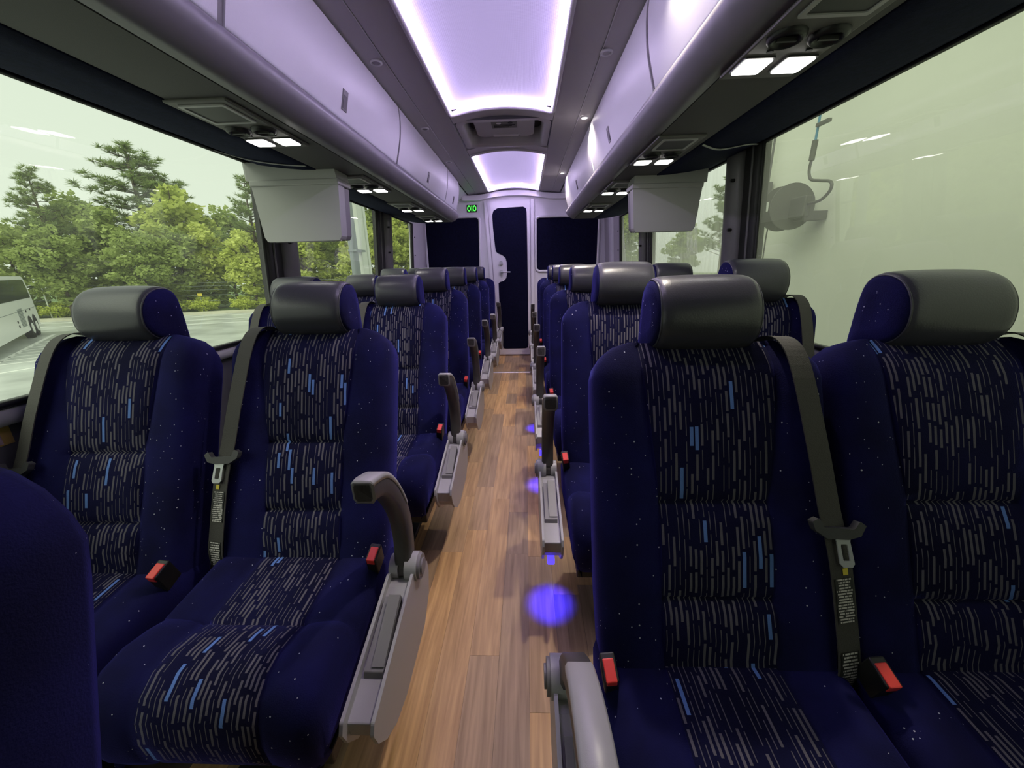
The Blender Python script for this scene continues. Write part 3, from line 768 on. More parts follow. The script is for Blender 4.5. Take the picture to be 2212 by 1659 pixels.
def make_backrest():
    mb = MB(); rows = []
    ts = [-0.10, -0.05, 0.0, 0.04, 0.085, 0.104, 0.110, 0.116, 0.135, 0.19, 0.25, 0.284, 0.290, 0.296, 0.315, 0.37, 0.43, 0.49, 0.53, 0.555, 0.58, 0.597, 0.606]
    for t in ts:
        a = max(0.0, min(1.0, (t - 0.525) / 0.082))
        wo = 0.222 - 0.085 * (1 - math.sqrt(max(0, 1 - a * a))) - 0.008 * max(0, (0.10 - t) / 0.2)
        hw = min(0.103 + 0.024 * max(0, min(1, (t - 0.30) / 0.25)), wo - 0.03)
        g = 0.0
        for t0 in (0.110, 0.290): g = max(g, max(0, 1 - abs(t - t0) / 0.008))
        bulge = 0.010 * math.sin(math.pi * max(0, min(1, t / 0.11))) if t < 0.11 else 0.008 * math.sin(math.pi * (t - 0.11) / 0.18) if t < 0.29 else 0.010 * math.sin(math.pi * min(1, (t - 0.29) / 0.30))
        nc = 0.056 - 0.034 * a * a
        bol = 0.013 * (1 - 0.6 * a)
        c, sd = seat_section(hw, wo, nc, bol)
        c = [(x, n + bulge - 0.005 - 0.009 * g) for x, n in c]
        half = c + sd                         # 4 + 8 points
        bk = [(wo * 0.985, -0.045 * (1 - 0.4 * a)), (wo * 0.93, -0.062 * (1 - 0.4 * a)), (wo * 0.5, -0.070 * (1 - 0.4 * a))]
        right = half + bk
        left = [(-x, n) for x, n in right[1:]][::-1]
        rows.append([(x, -n, t) for x, n in left + right])
    n = len(rows[0]); V = [p for r_ in rows for p in r_]; F = []; Mi = []
    mid = (n - 1) // 2
    for j in range(len(rows) - 1):
        for i_ in range(n):
            i2 = (i_ + 1) % n
            F.append((j * n + i_, j * n + i2, (j + 1) * n + i2, (j + 1) * n + i_))
            Mi.append(1 if mid - 3 <= i_ < mid + 3 else 0)
    mb.add(V, F, Mi, uv=[(p[0], p[2]) for p in V], smooth=True)
    mb.add(rows[-1], [tuple(range(n))], 0); mb.add(rows[0], [tuple(range(n))[::-1]], 0)
    return mb.data('backrest', [M['navy'], M['stripe']])

def make_cushion():
    mb = MB()
    path = [(0.03, 0.400), (-0.02, 0.424), (-0.07, 0.430), (-0.16, 0.422), (-0.227, 0.416), (-0.235, 0.408), (-0.243, 0.416), (-0.275, 0.428), (-0.32, 0.438), (-0.36, 0.434), (-0.392, 0.413), (-0.412, 0.38), (-0.418, 0.335), (-0.412, 0.285), (-0.395, 0.245), (-0.37, 0.225)]
    rows = []; acc = 0.0
    for j, (y, z) in enumerate(path):
        p0 = path[max(0, j - 1)]; p1 = path[min(len(path) - 1, j + 1)]
        d = Vector((p1[0] - p0[0], p1[1] - p0[1])).normalized(); nx, nz = -(-d.y) * -1, d.x  # outward normal in (y, z)
        ny, nz = (d.y, -d.x)
        if j: acc += math.hypot(y - path[j - 1][0], z - path[j - 1][1])
        hw = 0.100 + 0.012 * min(1, max(0, -y / 0.4))
        fr = 1.0 if j < 11 else max(0.3, 1 - (j - 10) * 0.16)
        c, sd = seat_section(hw, 0.222 - 0.02 * max(0, (j - 11)) / 4, 0.0, 0.011 * fr)
        half = c + sd
        zb = min(z - 0.02, 0.235) if j < 13 else z - 0.004
        row = []
        for x, n in half: row.append((x, y + ny * n, z + nz * n, acc))
        row.append((half[-1][0] - 0.004, y + ny * -0.03, min(row[-1][2] - 0.01, zb + 0.05), acc))
        row.append((half[-1][0] - 0.03, min(y + ny * -0.05, 0.04) if j > 11 else y, zb, acc))
        left = [(-x, yy, zz, a) for x, yy, zz, a in row[1:]][::-1]
        rows.append(left + row)
    n = len(rows[0]); V = [p[:3] for r_ in rows for p in r_]; U = [(p[0], p[3]) for r_ in rows for p in r_]
    F = []; Mi = []; mid = (n - 1) // 2
    for j in range(len(rows) - 1):
        for i_ in range(n - 1):
            F.append((j * n + i_, (j + 1) * n + i_, (j + 1) * n + i_ + 1, j * n + i_ + 1)); Mi.append(1 if mid - 3 <= i_ < mid + 3 else 0)
    mb.add(V, F, Mi, uv=U, smooth=True)
    mb.add([rows[-1][q][:3] for q in range(n)], [tuple(range(n))], 0)
    mb.add([rows[0][q][:3] for q in range(n)], [tuple(range(n))[::-1]], 0)
    return mb.data('cushion', [M['navy'], M['stripe']])

HP = smoothpath([(-0.085, 0.560), (-0.03, 0.548), (0.04, 0.550), (0.078, 0.576), (0.096, 0.622), (0.098, 0.672), (0.083, 0.722), (0.052, 0.756), (0.016, 0.768), (-0.014, 0.752), (-0.040, 0.70), (-0.066, 0.63)], 4, closed=True)
HP = [Vector((p.x * 0.89, 0.591 + (p.y - 0.548) * 0.70)) for p in HP]
HW = 0.095
def make_headrest():
    mb = MB(); rs = []
    for x, k_ in ((-HW, 0.90), (-HW + 0.004, 0.955), (-HW + 0.012, 0.985), (-HW + 0.026, 1.0), (-HW * 0.4, 1.015), (0, 1.02), (HW * 0.4, 1.015), (HW - 0.026, 1.0), (HW - 0.012, 0.985), (HW - 0.004, 0.955), (HW, 0.90)):
        c = Vector((0.02, 0.662))
        rs.append([(x, -(c.x + (p.x - c.x) * k_), c.y + (p.y - c.y) * k_) for p in HP])
    mb.rings(rs, cap=(False, False))
    return mb.data('headrest', M['leather'])
def make_cap(s):
    mb = MB(); c = Vector((0.02, 0.662)); rs = []
    for x, k_ in ((HW - 0.004, 0.89), (HW + 0.003, 0.88), (HW + 0.008, 0.76), (HW + 0.010, 0.45)):
        rs.append([(s * x, -(c.x + (p.x - c.x) * k_), c.y + (p.y - c.y) * k_) for p in HP])
    if s < 0: rs = [r_[::-1] for r_ in rs]
    mb.rings(rs, cap=(False, True))
    return mb.data('side_cap', M['navy'])
def make_seam(s):
    c = Vector((0.02, 0.662)); pts = [(s * (HW - 0.001), -(c.x + (p.x - c.x) * 0.905), c.y + (p.y - c.y) * 0.905) for p in HP]
    return MB().tube(pts + [pts[0]], 0.0022, 6, cap=False).data('piping', M['leather'])

BELT = smoothpath([(0.150, -0.060, 0.55), (0.150, -0.048, 0.605), (0.152, 0.0, 0.618), (0.156, 0.052, 0.606), (0.163, 0.080, 0.55), (0.178, 0.090, 0.40), (0.192, 0.088, 0.29), (0.204, 0.090, 0.20), (0.213, 0.084, 0.09), (0.217, 0.078, 0.0), (0.224, 0.045, -0.06)], 5)
def belt_at(t):
    best = min(range(18, len(BELT) - 1), key=lambda q: abs(BELT[q].z - t))
    return BELT[best]
def make_belt(s):
    mb = MB(); hw = 0.0235; rs = []
    for p in BELT:
        rs.append([(s * (p.x - hw), -p.y, p.z), (s * (p.x + hw), -(p.y - 0.012), p.z), (s * (p.x + hw), -(p.y - 0.014), p.z - 0.001), (s * (p.x - hw), -(p.y - 0.0025), p.z - 0.001)])
    if s < 0: rs = [r_[::-1] for r_ in rs]
    mb.rings(rs, smooth=False)
    return mb.data('seat_belt', M['web'])
def belt_patch(name, s, t0, t1, mtl, w0=-0.019, w1=0.019, lift=0.0016):
    n = 8; vs = []; uv = []
    for q in range(n + 1):
        t = t0 + (t1 - t0) * q / n
        # interpolate along the belt
        for e_ in range(18, len(BELT) - 1):
            if BELT[e_].z >= t >= BELT[e_ + 1].z:
                f = (BELT[e_].z - t) / max(1e-6, BELT[e_].z - BELT[e_ + 1].z); p = BELT[e_].lerp(BELT[e_ + 1], f); break
        for ww in (w0, w1):
            dn = -0.012 * (ww + 0.0235) / 0.047
            vs.append((s * (p.x + ww), -(p.y + dn + lift), p.z)); uv.append((0.0 if ww == w0 else 1.0, 1 - q / n))
    fs = [(2 * q, 2 * q + 1, 2 * q + 3, 2 * q + 2) for q in range(n)]
    if s > 0: fs = [f[::-1] for f in fs]
    mb = MB(); mb.add(vs, fs, uv=uv)
    return mb.data(name, mtl)
def make_guide(s):
    p = belt_at(0.262); mb = MB()
    pts = [(-0.046, 0.014), (-0.034, 0.020), (-0.026, 0.004), (0.026, 0.000), (0.036, 0.014), (0.046, 0.006), (0.036, -0.012), (0.014, -0.018), (-0.022, -0.016), (-0.042, -0.002)]
    mb.prism([(s * (p.x + a), p.z + b) for a, b in (pts if s > 0 else pts)], 'y', -(p.y + 0.008), -(p.y - 0.006))
    return mb.data('belt_guide', M['plastic_dark'])
def make_tongue(s):
    p = belt_at(0.215); mb = MB()
    out = [(-0.016, 0.030), (0.016, 0.030), (0.0115, 0.012), (0.0125, -0.026), (0.008, -0.032), (-0.008, -0.032), (-0.0125, -0.026), (-0.0115, 0.012)]
    inn = [(-0.005, 0.008), (0.005, 0.008), (0.006, 0.004), (0.006, -0.018), (0.005, -0.021), (-0.005, -0.021), (-0.006, -0.018), (-0.006, 0.004)]
    sk = lambda a, b: (s * (p.x + a + 0.004 - b * 0.12), p.z + b)
    y1, y0 = -(p.y + 0.0035), -(p.y + 0.0010)
    O = [sk(*q) for q in out]; I = [sk(*q) for q in inn]
    rs = [[(a, y0, b) for a, b in O], [(a, y1, b) for a, b in O], [(a, y1, b) for a, b in I], [(a, y0, b) for a, b in I]]
    mb.rings(rs, cap=(False, False), smooth=False)
    return mb.data('latch_plate', M['chrome'])

ARM = smoothpath([(0.0, 0.0), (-0.014, 0.075), (-0.004, 0.155), (0.034, 0.235), (0.088, 0.297), (0.145, 0.320), (0.164, 0.322)], 4)
def arm_sweep(lo, hi, wx_, up0, up1, m):
    """swept rounded bar in the y-z plane; forward is -y"""
    rs = []
    P = ARM[lo:hi]
    for q, p in enumerate(P):
        a = P[max(0, q - 1)]; b = P[min(len(P) - 1, q + 1)]
        d = (b - a).normalized(); nrm = Vector((-d.y, d.x))     # outward (back / top) side
        if q == len(P) - 1: sc_ = 0.82
        else: sc_ = 1.0
        sec = [(-wx_, up0 * 0.7), (-wx_ * 0.75, up0), (wx_ * 0.75, up0), (wx_, up0 * 0.7), (wx_, up1 * 0.75), (wx_ * 0.8, up1), (-wx_ * 0.8, up1), (-wx_, up1 * 0.75)]
        rs.append([(x * sc_, -(p.x + nrm.x * n * sc_), p.y + nrm.y * n * sc_) for x, n in sec])
    return MB().rings(rs, smooth=True)
def make_arm():
    return arm_sweep(1, len(ARM), 0.021, -0.026, 0.020, 0).data('armrest', M['rubber'])
def make_arm_cap():
    return arm_sweep(9, len(ARM), 0.022, 0.014, 0.0235, 0).data('arm_cap', M['silver'])
def make_arm_tip():
    P = ARM[-3:]
    return arm_sweep(len(ARM) - 2, len(ARM), 0.0225, -0.0275, 0.024, 0).data('arm_tip', M['silver_dark'])
RT = 0.025
def make_side():
    """silver side casing: a trough between two walls"""
    out = [(-0.005, 0.375), (-0.045, 0.40), (-0.105, 0.424), (-0.385, 0.350), (-0.394, 0.330), (-0.382, 0.292), (-0.35, 0.25), (-0.30, 0.216), (-0.23, 0.200), (-0.06, 0.215), (0.0, 0.26), (0.02, 0.32), (0.015, 0.36)]
    mb = MB()
    core = [(-0.01, 0.37), (-0.05, 0.392), (-0.12, 0.402), (-0.374, 0.330), (-0.368, 0.29), (-0.34, 0.255), (-0.295, 0.226), (-0.23, 0.212), (-0.06, 0.225), (0.0, 0.27), (0.01, 0.32), (0.005, 0.36)]
    mb.prism(out, 'x', -0.033, -0.026); mb.prism(out, 'x', 0.026, 0.033); mb.prism(core, 'x', -0.026, 0.026)
    return mb.data('side_casing', M['silver'])
def make_lever():
    mb = MB()
    mb.prism([(-0.155, 0.409), (-0.30, 0.363), (-0.305, 0.345), (-0.16, 0.385)], 'x', -0.020, 0.020)
    mb.prism([(-0.165, 0.425), (-0.295, 0.368), (-0.155, 0.400)], 'x', -0.006, 0.020)
    return mb.data('recline_lever', M['silver_dark'])
def make_pivot():
    mb = MB(); mb.cyl((0.022, 0, 0), 'x', 0.036, 0.030, 24); mb.cyl((-0.022, 0, 0), 'x', 0.030, 0.022, 24)
    return mb.data('pivot', M['silver'])
def make_pivot_cap():
    mb = MB(); mb.cyl((0.040, 0, 0), 'x', 0.031, 0.008, 24); mb.cyl((0.046, 0, 0), 'x', 0.020, 0.005, 20)
    return mb.data('pivot_cap', M['silver_dark'])
def make_hub():
    return MB().cyl((0, 0, 0), 'x', 0.027, 0.024, 20).data('hub', M['rubber'])
def make_base():
    mb = MB()
    mb.box(-0.20, 0.20, -0.36, -0.02, 0.185, 0.225); mb.box(-0.04, 0.04, -0.27, -0.10, 0.02, 0.19); mb.box(-0.10, 0.10, -0.33, -0.04, 0.001, 0.02)
    return mb.data('base', M['frame_metal'])
def make_buckle():
    return MB().box(-0.013, 0.013, -0.022, 0.022, -0.035, 0.034).data('buckle', M['black'])
def make_button():
    return MB().box(-0.0095, 0.0095, -0.0235, 0.012, 0.016, 0.0365).data('release_button', M['red'])
D = dict(back=make_backrest(), cush=make_cushion(), head=make_headrest(), cap={1: make_cap(1), -1: make_cap(-1)}, seam={1: make_seam(1), -1: make_seam(-1)},
         belt={s: make_belt(s) for s in (1, -1)}, guide={s: make_guide(s) for s in (1, -1)}, tongue={s: make_tongue(s) for s in (1, -1)},
         p1={s: belt_patch('woven_label', s, 0.165, 0.085, M['print_a']) for s in (1, -1)},
         p2={s: belt_patch('woven_label', s, 0.035, -0.045, M['print_b']) for s in (1, -1)},
         p3={s: belt_patch('end_tag', s, -0.046, -0.058, M['tag_white'], -0.021, 0.021, 0.0018) for s in (1, -1)},
         p4={s: belt_patch('yellow_emblem', s, 0.182, 0.170, M['yellow'], 0.000, 0.011, 0.0017) for s in (1, -1)},
         arm=make_arm(), acap=make_arm_cap(), atip=make_arm_tip(), side=make_side(), lever=make_lever(), piv=make_pivot(), pcap=make_pivot_cap(), hub=make_hub(),
         base=make_base(), buck=make_buckle(), butt=make_button())

def seat(x, y, s, aisle, recline, label, armrot=0.0, led=False, group='navy coach seats'):
    """s: -1 left of the aisle, 1 right; the window lies on side s"""
    root = empty('coach_seat', (x, y, 0)); tag(root, label, 'seat', group)
    rx = -R(recline); hz_ = (0, 0, 0.42)
    inst('base', D['base'], root, bevel=0.004)
    inst('cushion', D['cush'], root)
    inst('backrest', D['back'], root, hz_, rx)
    h = inst('headrest', D['head'], root, hz_, rx)
    for q in (-1, 1):
        inst('side_cap', D['cap'][q], h); inst('piping', D['seam'][q], h)
    b = inst('seat_belt', D['belt'][s], root, hz_, rx)
    inst('belt_guide', D['guide'][s], b, bevel=0.003); inst('latch_plate', D['tongue'][s], b)
    inst('woven_label', D['p1'][s], b); inst('woven_label', D['p2'][s], b); inst('end_tag', D['p3'][s], b); inst('yellow_emblem', D['p4'][s], b)
    bk = inst('buckle', D['buck'], root, (-s * 0.214, -0.085, 0.455), R(18), bevel=0.003)
    bk.rotation_euler = (R(22), -s * R(8), 0)
    inst('release_button', D['butt'], bk, bevel=0.002)
    if aisle:
        i_ = -s
        ax = i_ * 0.280
        sd = inst('side_casing', D['side'], root, (ax, 0, 0), bevel=0.003)
        inst('recline_lever', D['lever'], sd, bevel=0.002)
        pv = inst('pivot', D['piv'], root, (ax, -0.064, 0.415), bevel=0.003)
        pc = inst('pivot_cap', D['pcap'], pv, bevel=0.002)
        pv.rotation_euler = (0, 0, 0 if i_ > 0 else math.pi)
        ar = inst('armrest', D['arm'], root, (ax, -0.064, 0.415), R(armrot))
        inst('arm_cap', D['acap'], ar); inst('arm_tip', D['atip'], ar, bevel=0.003); inst('hub', D['hub'], ar)
        if led:
            MB().box(-0.012, 0.012, -0.31, -0.28, 0.190, 0.212).obj('courtesy_light', M['blue'], root, (ax, 0, 0), bevel=0.003)
            ld = bpy.data.lights.new('courtesy_beam', 'SPOT'); ld.energy = 10; ld.color = (0.02, 0.015, 1.0); ld.spot_size = R(58); ld.spot_blend = 1.0; ld.shadow_soft_size = 0.008
            lo = bpy.data.objects.new('courtesy_beam', ld); col.objects.link(lo); lo.parent = root; lo.location = (ax, -0.285, 0.188)
    return root

PITCH = 0.775
ORD = ('first', 'second', 'third', 'fourth', 'fifth', 'sixth')
LX = (-0.47, -0.965); RX = (0.485, 0.945)
seat(LX[0] - 0.02, 0.095, -1, True, 15, 'dark navy seat back cut off at the lower left picture corner')
lrec = (22, 21, 12, 11, 11, 10); rrec = (21, 10, 13, 10, 10, 10)
for n in range(6):
    for q in (0, 1):
        wh = ('aisle', 'window')[q]
        extra = ''
        if n == 0: extra = (' with raised silver armrest', ' beside the wet glass')[q]
        seat(LX[q], 0.87 + PITCH * n - (0.06 if (n, q) == (0, 1) else 0.0), -1, q == 0, 22 if (n, q) == (2, 1) else lrec[n], 'navy striped %s seat, left side, %s row from the camera%s' % (wh, ORD[n], extra), armrot=(0, 0, 0, 0, 12, 0)[n])
        extra = ''
        if n == 0: extra = (' with lowered armrest', ' in shadow')[q]
        seat(RX[q], 0.595 + PITCH * n, 1, q == 0, rrec[n], 'navy striped %s seat, right side, %s row from the camera%s' % (wh, ORD[n], extra), armrot=(36, 0, 0, 0, 0, 0)[n], led=(q == 0 and n in (1, 2, 3)))

# ------------------------------------------------------------------ outside: lot, kerb, hedge, fence, parked coach, trees
GZ = -1.85
M['asphalt'] = mat('wet_asphalt', (0.46, 0.48, 0.46), 0.28, var=0.30, vscale=0.6, bump=0.2, bscale=8)
M['grassm'] = mat('grass_ground', (0.10, 0.16, 0.04), 0.9, var=0.4, vscale=1.5)
M['kerbm'] = mat('kerb_concrete', (0.55, 0.53, 0.42), 0.8, var=0.1, vscale=2)
M['paint'] = mat('road_paint', (0.75, 0.76, 0.72), 0.6)
M['buswhite'] = mat('coach_white_paint', (0.80, 0.81, 0.80), 0.3)
M['busglass'] = mat('coach_dark_glass', (0.02, 0.03, 0.03), 0.12)
M['tyre'] = mat('tyre_rubber', (0.012, 0.012, 0.012), 0.8)
M['steel'] = mat('galvanised_steel', (0.26, 0.29, 0.30), 0.45, metal=0.3)
M['postwhite'] = mat('painted_post', (0.72, 0.75, 0.68), 0.5)
M['bark'] = mat('bark', (0.09, 0.065, 0.045), 0.9, var=0.4, vscale=12)
M['leaf_a'] = leaves('leaf_green', (0.27, 0.34, 0.10), (0.52, 0.60, 0.20))
M['leaf_b'] = leaves('leaf_yellow_green', (0.40, 0.47, 0.10), (0.70, 0.74, 0.22))
M['leaf_p'] = leaves('pine_needles', (0.15, 0.22, 0.09), (0.34, 0.42, 0.14))
M['leaf_h'] = leaves('hedge_leaf', (0.38, 0.46, 0.07), (0.75, 0.80, 0.18))

g = MB().box(-120, 60, -60, 140, GZ - 0.1, GZ).obj('ground', M['asphalt']); tag(g, 'wet grey parking lot outside the left windows', kind='structure')
KA, KB = Vector((-34.6, 26.9)), Vector((-21.6, 31.1)); KD = (KB - KA).normalized(); KN = Vector((-KD.y, KD.x))
def kpt(a, off): return KA + KD * a + KN * off
def strip(name, a0, a1, o0, o1, z0, z1, mtl, label):
    q = [kpt(a0, o0), kpt(a1, o0), kpt(a1, o1), kpt(a0, o1)]
    o = MB().prism([(p.x, p.y) for p in q], 'z', z0, z1).obj(name, M[mtl]); tag(o, label, kind='structure'); return o
strip('kerb', -40, 80, -1.3, 0.0, GZ, GZ + 0.14, 'kerbm', 'pale concrete kerb along the hedge')
strip('ground_verge', -60, 110, 0.0, 70.0, GZ, GZ + 0.10, 'grassm', 'grassy verge under the trees')
# painted hatch lines beside the parked coach
marks = empty('road_marking', (0, 0, GZ)); tag(marks, 'white painted hatch lines on the lot beside the parked coach', kind='structure')
def pline(p, q, w_=0.10):
    p, q = Vector(p), Vector(q); d = (q - p).normalized(); nrm = Vector((-d.y, d.x)) * w_ / 2
    MB().prism([tuple(p + nrm), tuple(q + nrm), tuple(q - nrm), tuple(p - nrm)], 'z', 0.0, 0.006).obj('painted_line', M['paint'], marks)
A0, A1 = Vector((-18.6, 12.3)), Vector((-25.6, 20.0)); B0 = Vector((-14.4, 13.8))
pline(A0, A1, 0.16); pline((-17.2, 11.6), (-15.5, 16.5), 0.14)
for q in range(8):
    p = A0.lerp(A1, 0.05 + q * 0.09); pline(p, p + Vector((2.6 - q * 0.1, 3.0 - q * 0.12)), 0.12)
for q in range(3):
    a_ = kpt(-10, -2.6 - 2.6 * q); b_ = kpt(45, -2.6 - 2.6 * q); pline((a_.x, a_.y), (b_.x, b_.y), 0.12)

# parked coach
bd = Vector((6.95, -6.87)).normalized(); bn = Vector((bd.y * -1, bd.x)) * -1
A = Vector((-27.4, 21.0))
cb = empty('parked_coach', (A.x, A.y, GZ)); tag(cb, 'white coach parked on the lot at the left picture edge', 'bus')
cb.rotation_euler = (0, 0, math.atan2(bd.y, bd.x))
# local x runs along the coach towards the camera side, local y is its visible flank (+y)
sd_ = 1
body = [(0.05, 0.42), (-0.10, 0.9), (0.0, 1.9), (0.25, 2.75), (0.55, 3.02), (0.9, 3.08), (11.2, 3.08), (11.3, 2.8), (11.3, 0.42)]
def bxz(mb, pts, y0, y1): return mb.prism(pts, 'y', y0, y1)
bxz(MB(), body, -2.45, 0.0).obj('body', M['buswhite'], cb, bevel=0.06)
bxz(MB(), [(0.40, 1.95), (0.52, 2.45), (0.78, 2.90), (10.9, 2.90), (10.9, 1.95)], -0.02, 0.012).obj('side_window', M['busglass'], cb)
for q in range(14):
    MB().box(3.6, 4.6, 0.0, 0.02, 0.70 + q * 0.062, 0.735 + q * 0.062).obj('grille_slat', M['steel'], cb)
for q, xw in enumerate((1.35, 2.55)):
    MB().cyl((xw, -0.11, 0.55), 'y', 0.56, 0.24, 24).obj('wheel_arch', M['tyre'], cb)
    wh_ = MB().cyl((xw, -0.14, 0.48), 'y', 0.48, 0.30, 28).obj('wheel', M['tyre'], cb)
    MB().cyl((xw, 0.015, 0.48), 'y', 0.27, 0.03, 20).obj('rim', M['buswhite'], wh_)
MB().box(0.1, 11.2, -0.005, 0.008, 1.42, 1.44).obj('body_line', M['steel'], cb)
for q, (xx, zz) in enumerate(((2.7, 1.30), (1.6, 1.33), (5.2, 0.95), (5.2, 0.75))):
    MB().box(xx, xx + 0.14, 0, 0.02, zz, zz + 0.10).obj('vent_port', M['tyre'], cb)

# wash-bay door post, conduit and the pale wall with hose reel
po = empty('gate_post', (-2.42, 6.2, GZ)); tag(po, 'pale painted steel post outside the rear left window', 'post')
MB().box(-0.04, 0.04, -0.03, 0.24, 0, 5.5).obj('post_shaft', M['postwhite'], po, bevel=0.006); MB().box(0.035, 0.055, 0.17, 0.25, 0, 5.5).obj('post_flange', M['postwhite'], po)
pc_ = empty('drain_pipe', (-2.40, 5.92, GZ)); tag(pc_, 'grey vertical pipe clamped beside the pale post', 'pipe')
MB().cyl((0, 0, 2.75), 'z', 0.062, 5.5, 16).obj('pipe', M['steel'], pc_); MB().box(-0.05, 0.07, -0.07, 0.27, 3.26, 3.29).obj('clamp', M['steel'], pc_)

M['baywall'] = mat('bay_wall_paint', (0.80, 0.83, 0.70), 0.6, var=0.06, vscale=0.8)
bw = MB().box(2.62, 2.75, -8, 4.52, GZ, 3.4).obj('wall_bay', M['baywall']); tag(bw, 'pale green wash-bay wall outside the right windows', kind='structure')
MB().box(2.58, 2.78, 4.44, 4.58, GZ, 3.4).obj('end_frame', M['postwhite'], bw)
cd = empty('conduit', (2.57, 4.36, GZ)); tag(cd, 'thin vertical conduit with switch box at the wall end', 'conduit')
MB().cyl((0, 0, 3.0), 'z', 0.011, 2.6, 8).obj('tube', M['pillar'], cd); MB().box(-0.02, 0.03, -0.035, 0.035, 3.55, 3.75).obj('switch_box', M['pillar'], cd, bevel=0.005)
M['reelm'] = mat('reel_grey_metal', (0.07, 0.07, 0.06), 0.6)
M['bluehose'] = mat('blue_hose', (0.03, 0.22, 0.36), 0.5)
hr = empty('hose_reel', (2.40, 3.72, 1.585)); tag(hr, 'grey hose reel mounted on the pale bay wall', 'hose reel')
for yy in (-0.075, 0.075):
    mb = MB(); mb.cyl((0.0, yy, 0), 'y', 0.185, 0.012, 30); mb.obj('flange', M['reelm'], hr)
MB().cyl((0, 0, 0), 'y', 0.10, 0.14, 24).obj('drum', M['reelm'], hr)
MB().box(-0.03, 0.03, -0.27, -0.085, -0.10, 0.06).obj('motor_box', M['reelm'], hr, bevel=0.01)
MB().box(0.02, 0.215, -0.20, -0.08, -0.12, -0.05).obj('bracket', M['reelm'], hr)
MB().tube([(0, 0.0, 0.0), (0, 0.26, 0.02)], 0.02, 10).obj('axle', M['reelm'], hr)
MB().box(-0.19, -0.187, -0.06, 0.055, -0.03, 0.045).obj('label_plate', M['postwhite'], hr)
MB().tube(smoothpath([(0.0, 0.20, -0.02), (-0.01, 0.215, -0.2), (0, 0.23, -0.5), (0, 0.25, -1.2)], 4), 0.006, 6).obj('drip_hose', M['reelm'], hr)
ho = empty('air_hose', (2.40, 3.48, 1.58)); tag(ho, 'dark curved hose hanging from a blue line above the reel', 'hose')
MB().tube(smoothpath([(0, -0.02, 0.0), (0, -0.16, 0.005), (0, -0.245, 0.06), (0, -0.235, 0.12), (0, -0.12, 0.15), (0, -0.01, 0.18), (0, 0.03, 0.25), (0, 0.025, 0.32)], 6), 0.011, 8).obj('rubber_hose', M['reelm'], ho)
MB().tube([(0, 0.025, 0.32), (0, 0.02, 0.46)], 0.020, 10).obj('coupling', M['reelm'], ho)
MB().tube([(0, 0.02, 0.45), (0, 0.02, 1.6)], 0.009, 8).obj('blue_line', M['bluehose'], ho)
MB().box(-0.015, 0.015, -0.10, 0.03, 0.55, 0.575).obj('valve', M['reelm'], ho, bevel=0.003)

# fence on the verge
fe = empty('wire_fence', (0, 0, GZ)); tag(fe, 'thin wire fence on pale posts along the verge', 'fence')
for a_ in (-18, -9, 0, 6.2, 14.5, 23, 32, 41, 50):
    p = kpt(a_, 0.55)
    MB().tube([(p.x, p.y, 0.1), (p.x, p.y, 2.45)], 0.045, 8).obj('post', M['postwhite'], fe)
for z in (0.9, 1.35, 1.75, 2.05, 2.3):
    a_, b_ = kpt(-20, 0.55), kpt(52, 0.55)
    MB().tube([(a_.x, a_.y, z), (b_.x, b_.y, z)], 0.010, 5).obj('wire', M['steel'], fe)
sp = kpt(9.6, 0.45)
ys = empty('yellow_marker', (sp.x, sp.y, GZ)); tag(ys, 'small yellow marker plate above the hedge', 'sign')
MB().box(-0.19, 0.19, -0.01, 0.01, 1.30, 1.50).obj('plate', M['yellow'], ys, bevel=0.01); MB().cyl((0, 0.03, 0.7), 'z', 0.02, 1.2, 8).obj('stake', M['steel'], ys)

rt = random.Random(11)
def leaf_cloud(n_cl, per, rx_, rz_, cz, leaf, rr, seedv, flat=0.6):
    q = random.Random(seedv); V = []; F = []
    for c_ in range(n_cl):
        while True:
            p = Vector((q.uniform(-1, 1), q.uniform(-1, 1), q.uniform(-1, 1)))
            if 0.30 < p.length < 1: break
        k_ = 1.0 - 0.35 * max(0, p.z)
        cen = Vector((p.x * rx_ * k_, p.y * rx_ * k_, cz + p.z * rz_))
        cr = rr * q.uniform(0.6, 1.25)
        for l in range(per):
            while True:
                d = Vector((q.uniform(-1, 1), q.uniform(-1, 1), q.uniform(-1, 1)))
                if d.length < 1: break
            c2 = cen + Vector((d.x, d.y, d.z * flat)) * cr
            u = Vector((q.uniform(-1, 1), q.uniform(-1, 1), q.uniform(-0.6, 0.6))).normalized()
            v = u.cross(Vector((q.uniform(-1, 1), q.uniform(-1, 1), q.uniform(-1, 1)))).normalized()
            sz = leaf * q.uniform(0.6, 1.3)
            b = len(V)
            V += [c2 - u * sz, c2 + v * sz * 0.55, c2 + u * sz, c2 - v * sz * 0.55]
            F.append((b, b + 1, b + 2, b + 3))
    mb = MB(); mb.add(V, F); return mb
def crown_data(name, mtl, *a): return leaf_cloud(*a).data(name, mtl)
dec = [crown_data('crown', M['leaf_a'], 70, 75, 2.6, 3.7, 5.4, 0.23, 0.85, 1), crown_data('crown', M['leaf_b'], 70, 75, 2.4, 3.5, 5.2, 0.23, 0.80, 2), crown_data('crown', M['leaf_a'], 80, 70, 2.9, 4.2, 5.0, 0.22, 0.90, 5)]
bush_d = [crown_data('foliage', M['leaf_b'], 45, 45, 1.5, 1.35, 1.4, 0.15, 0.55, 3), crown_data('foliage', M['leaf_a'], 45, 45, 1.5, 1.35, 1.4, 0.15, 0.55, 4)]
hedge_d = crown_data('foliage', M['leaf_h'], 60, 40, 1.0, 0.45, 0.55, 0.075, 0.28, 6)
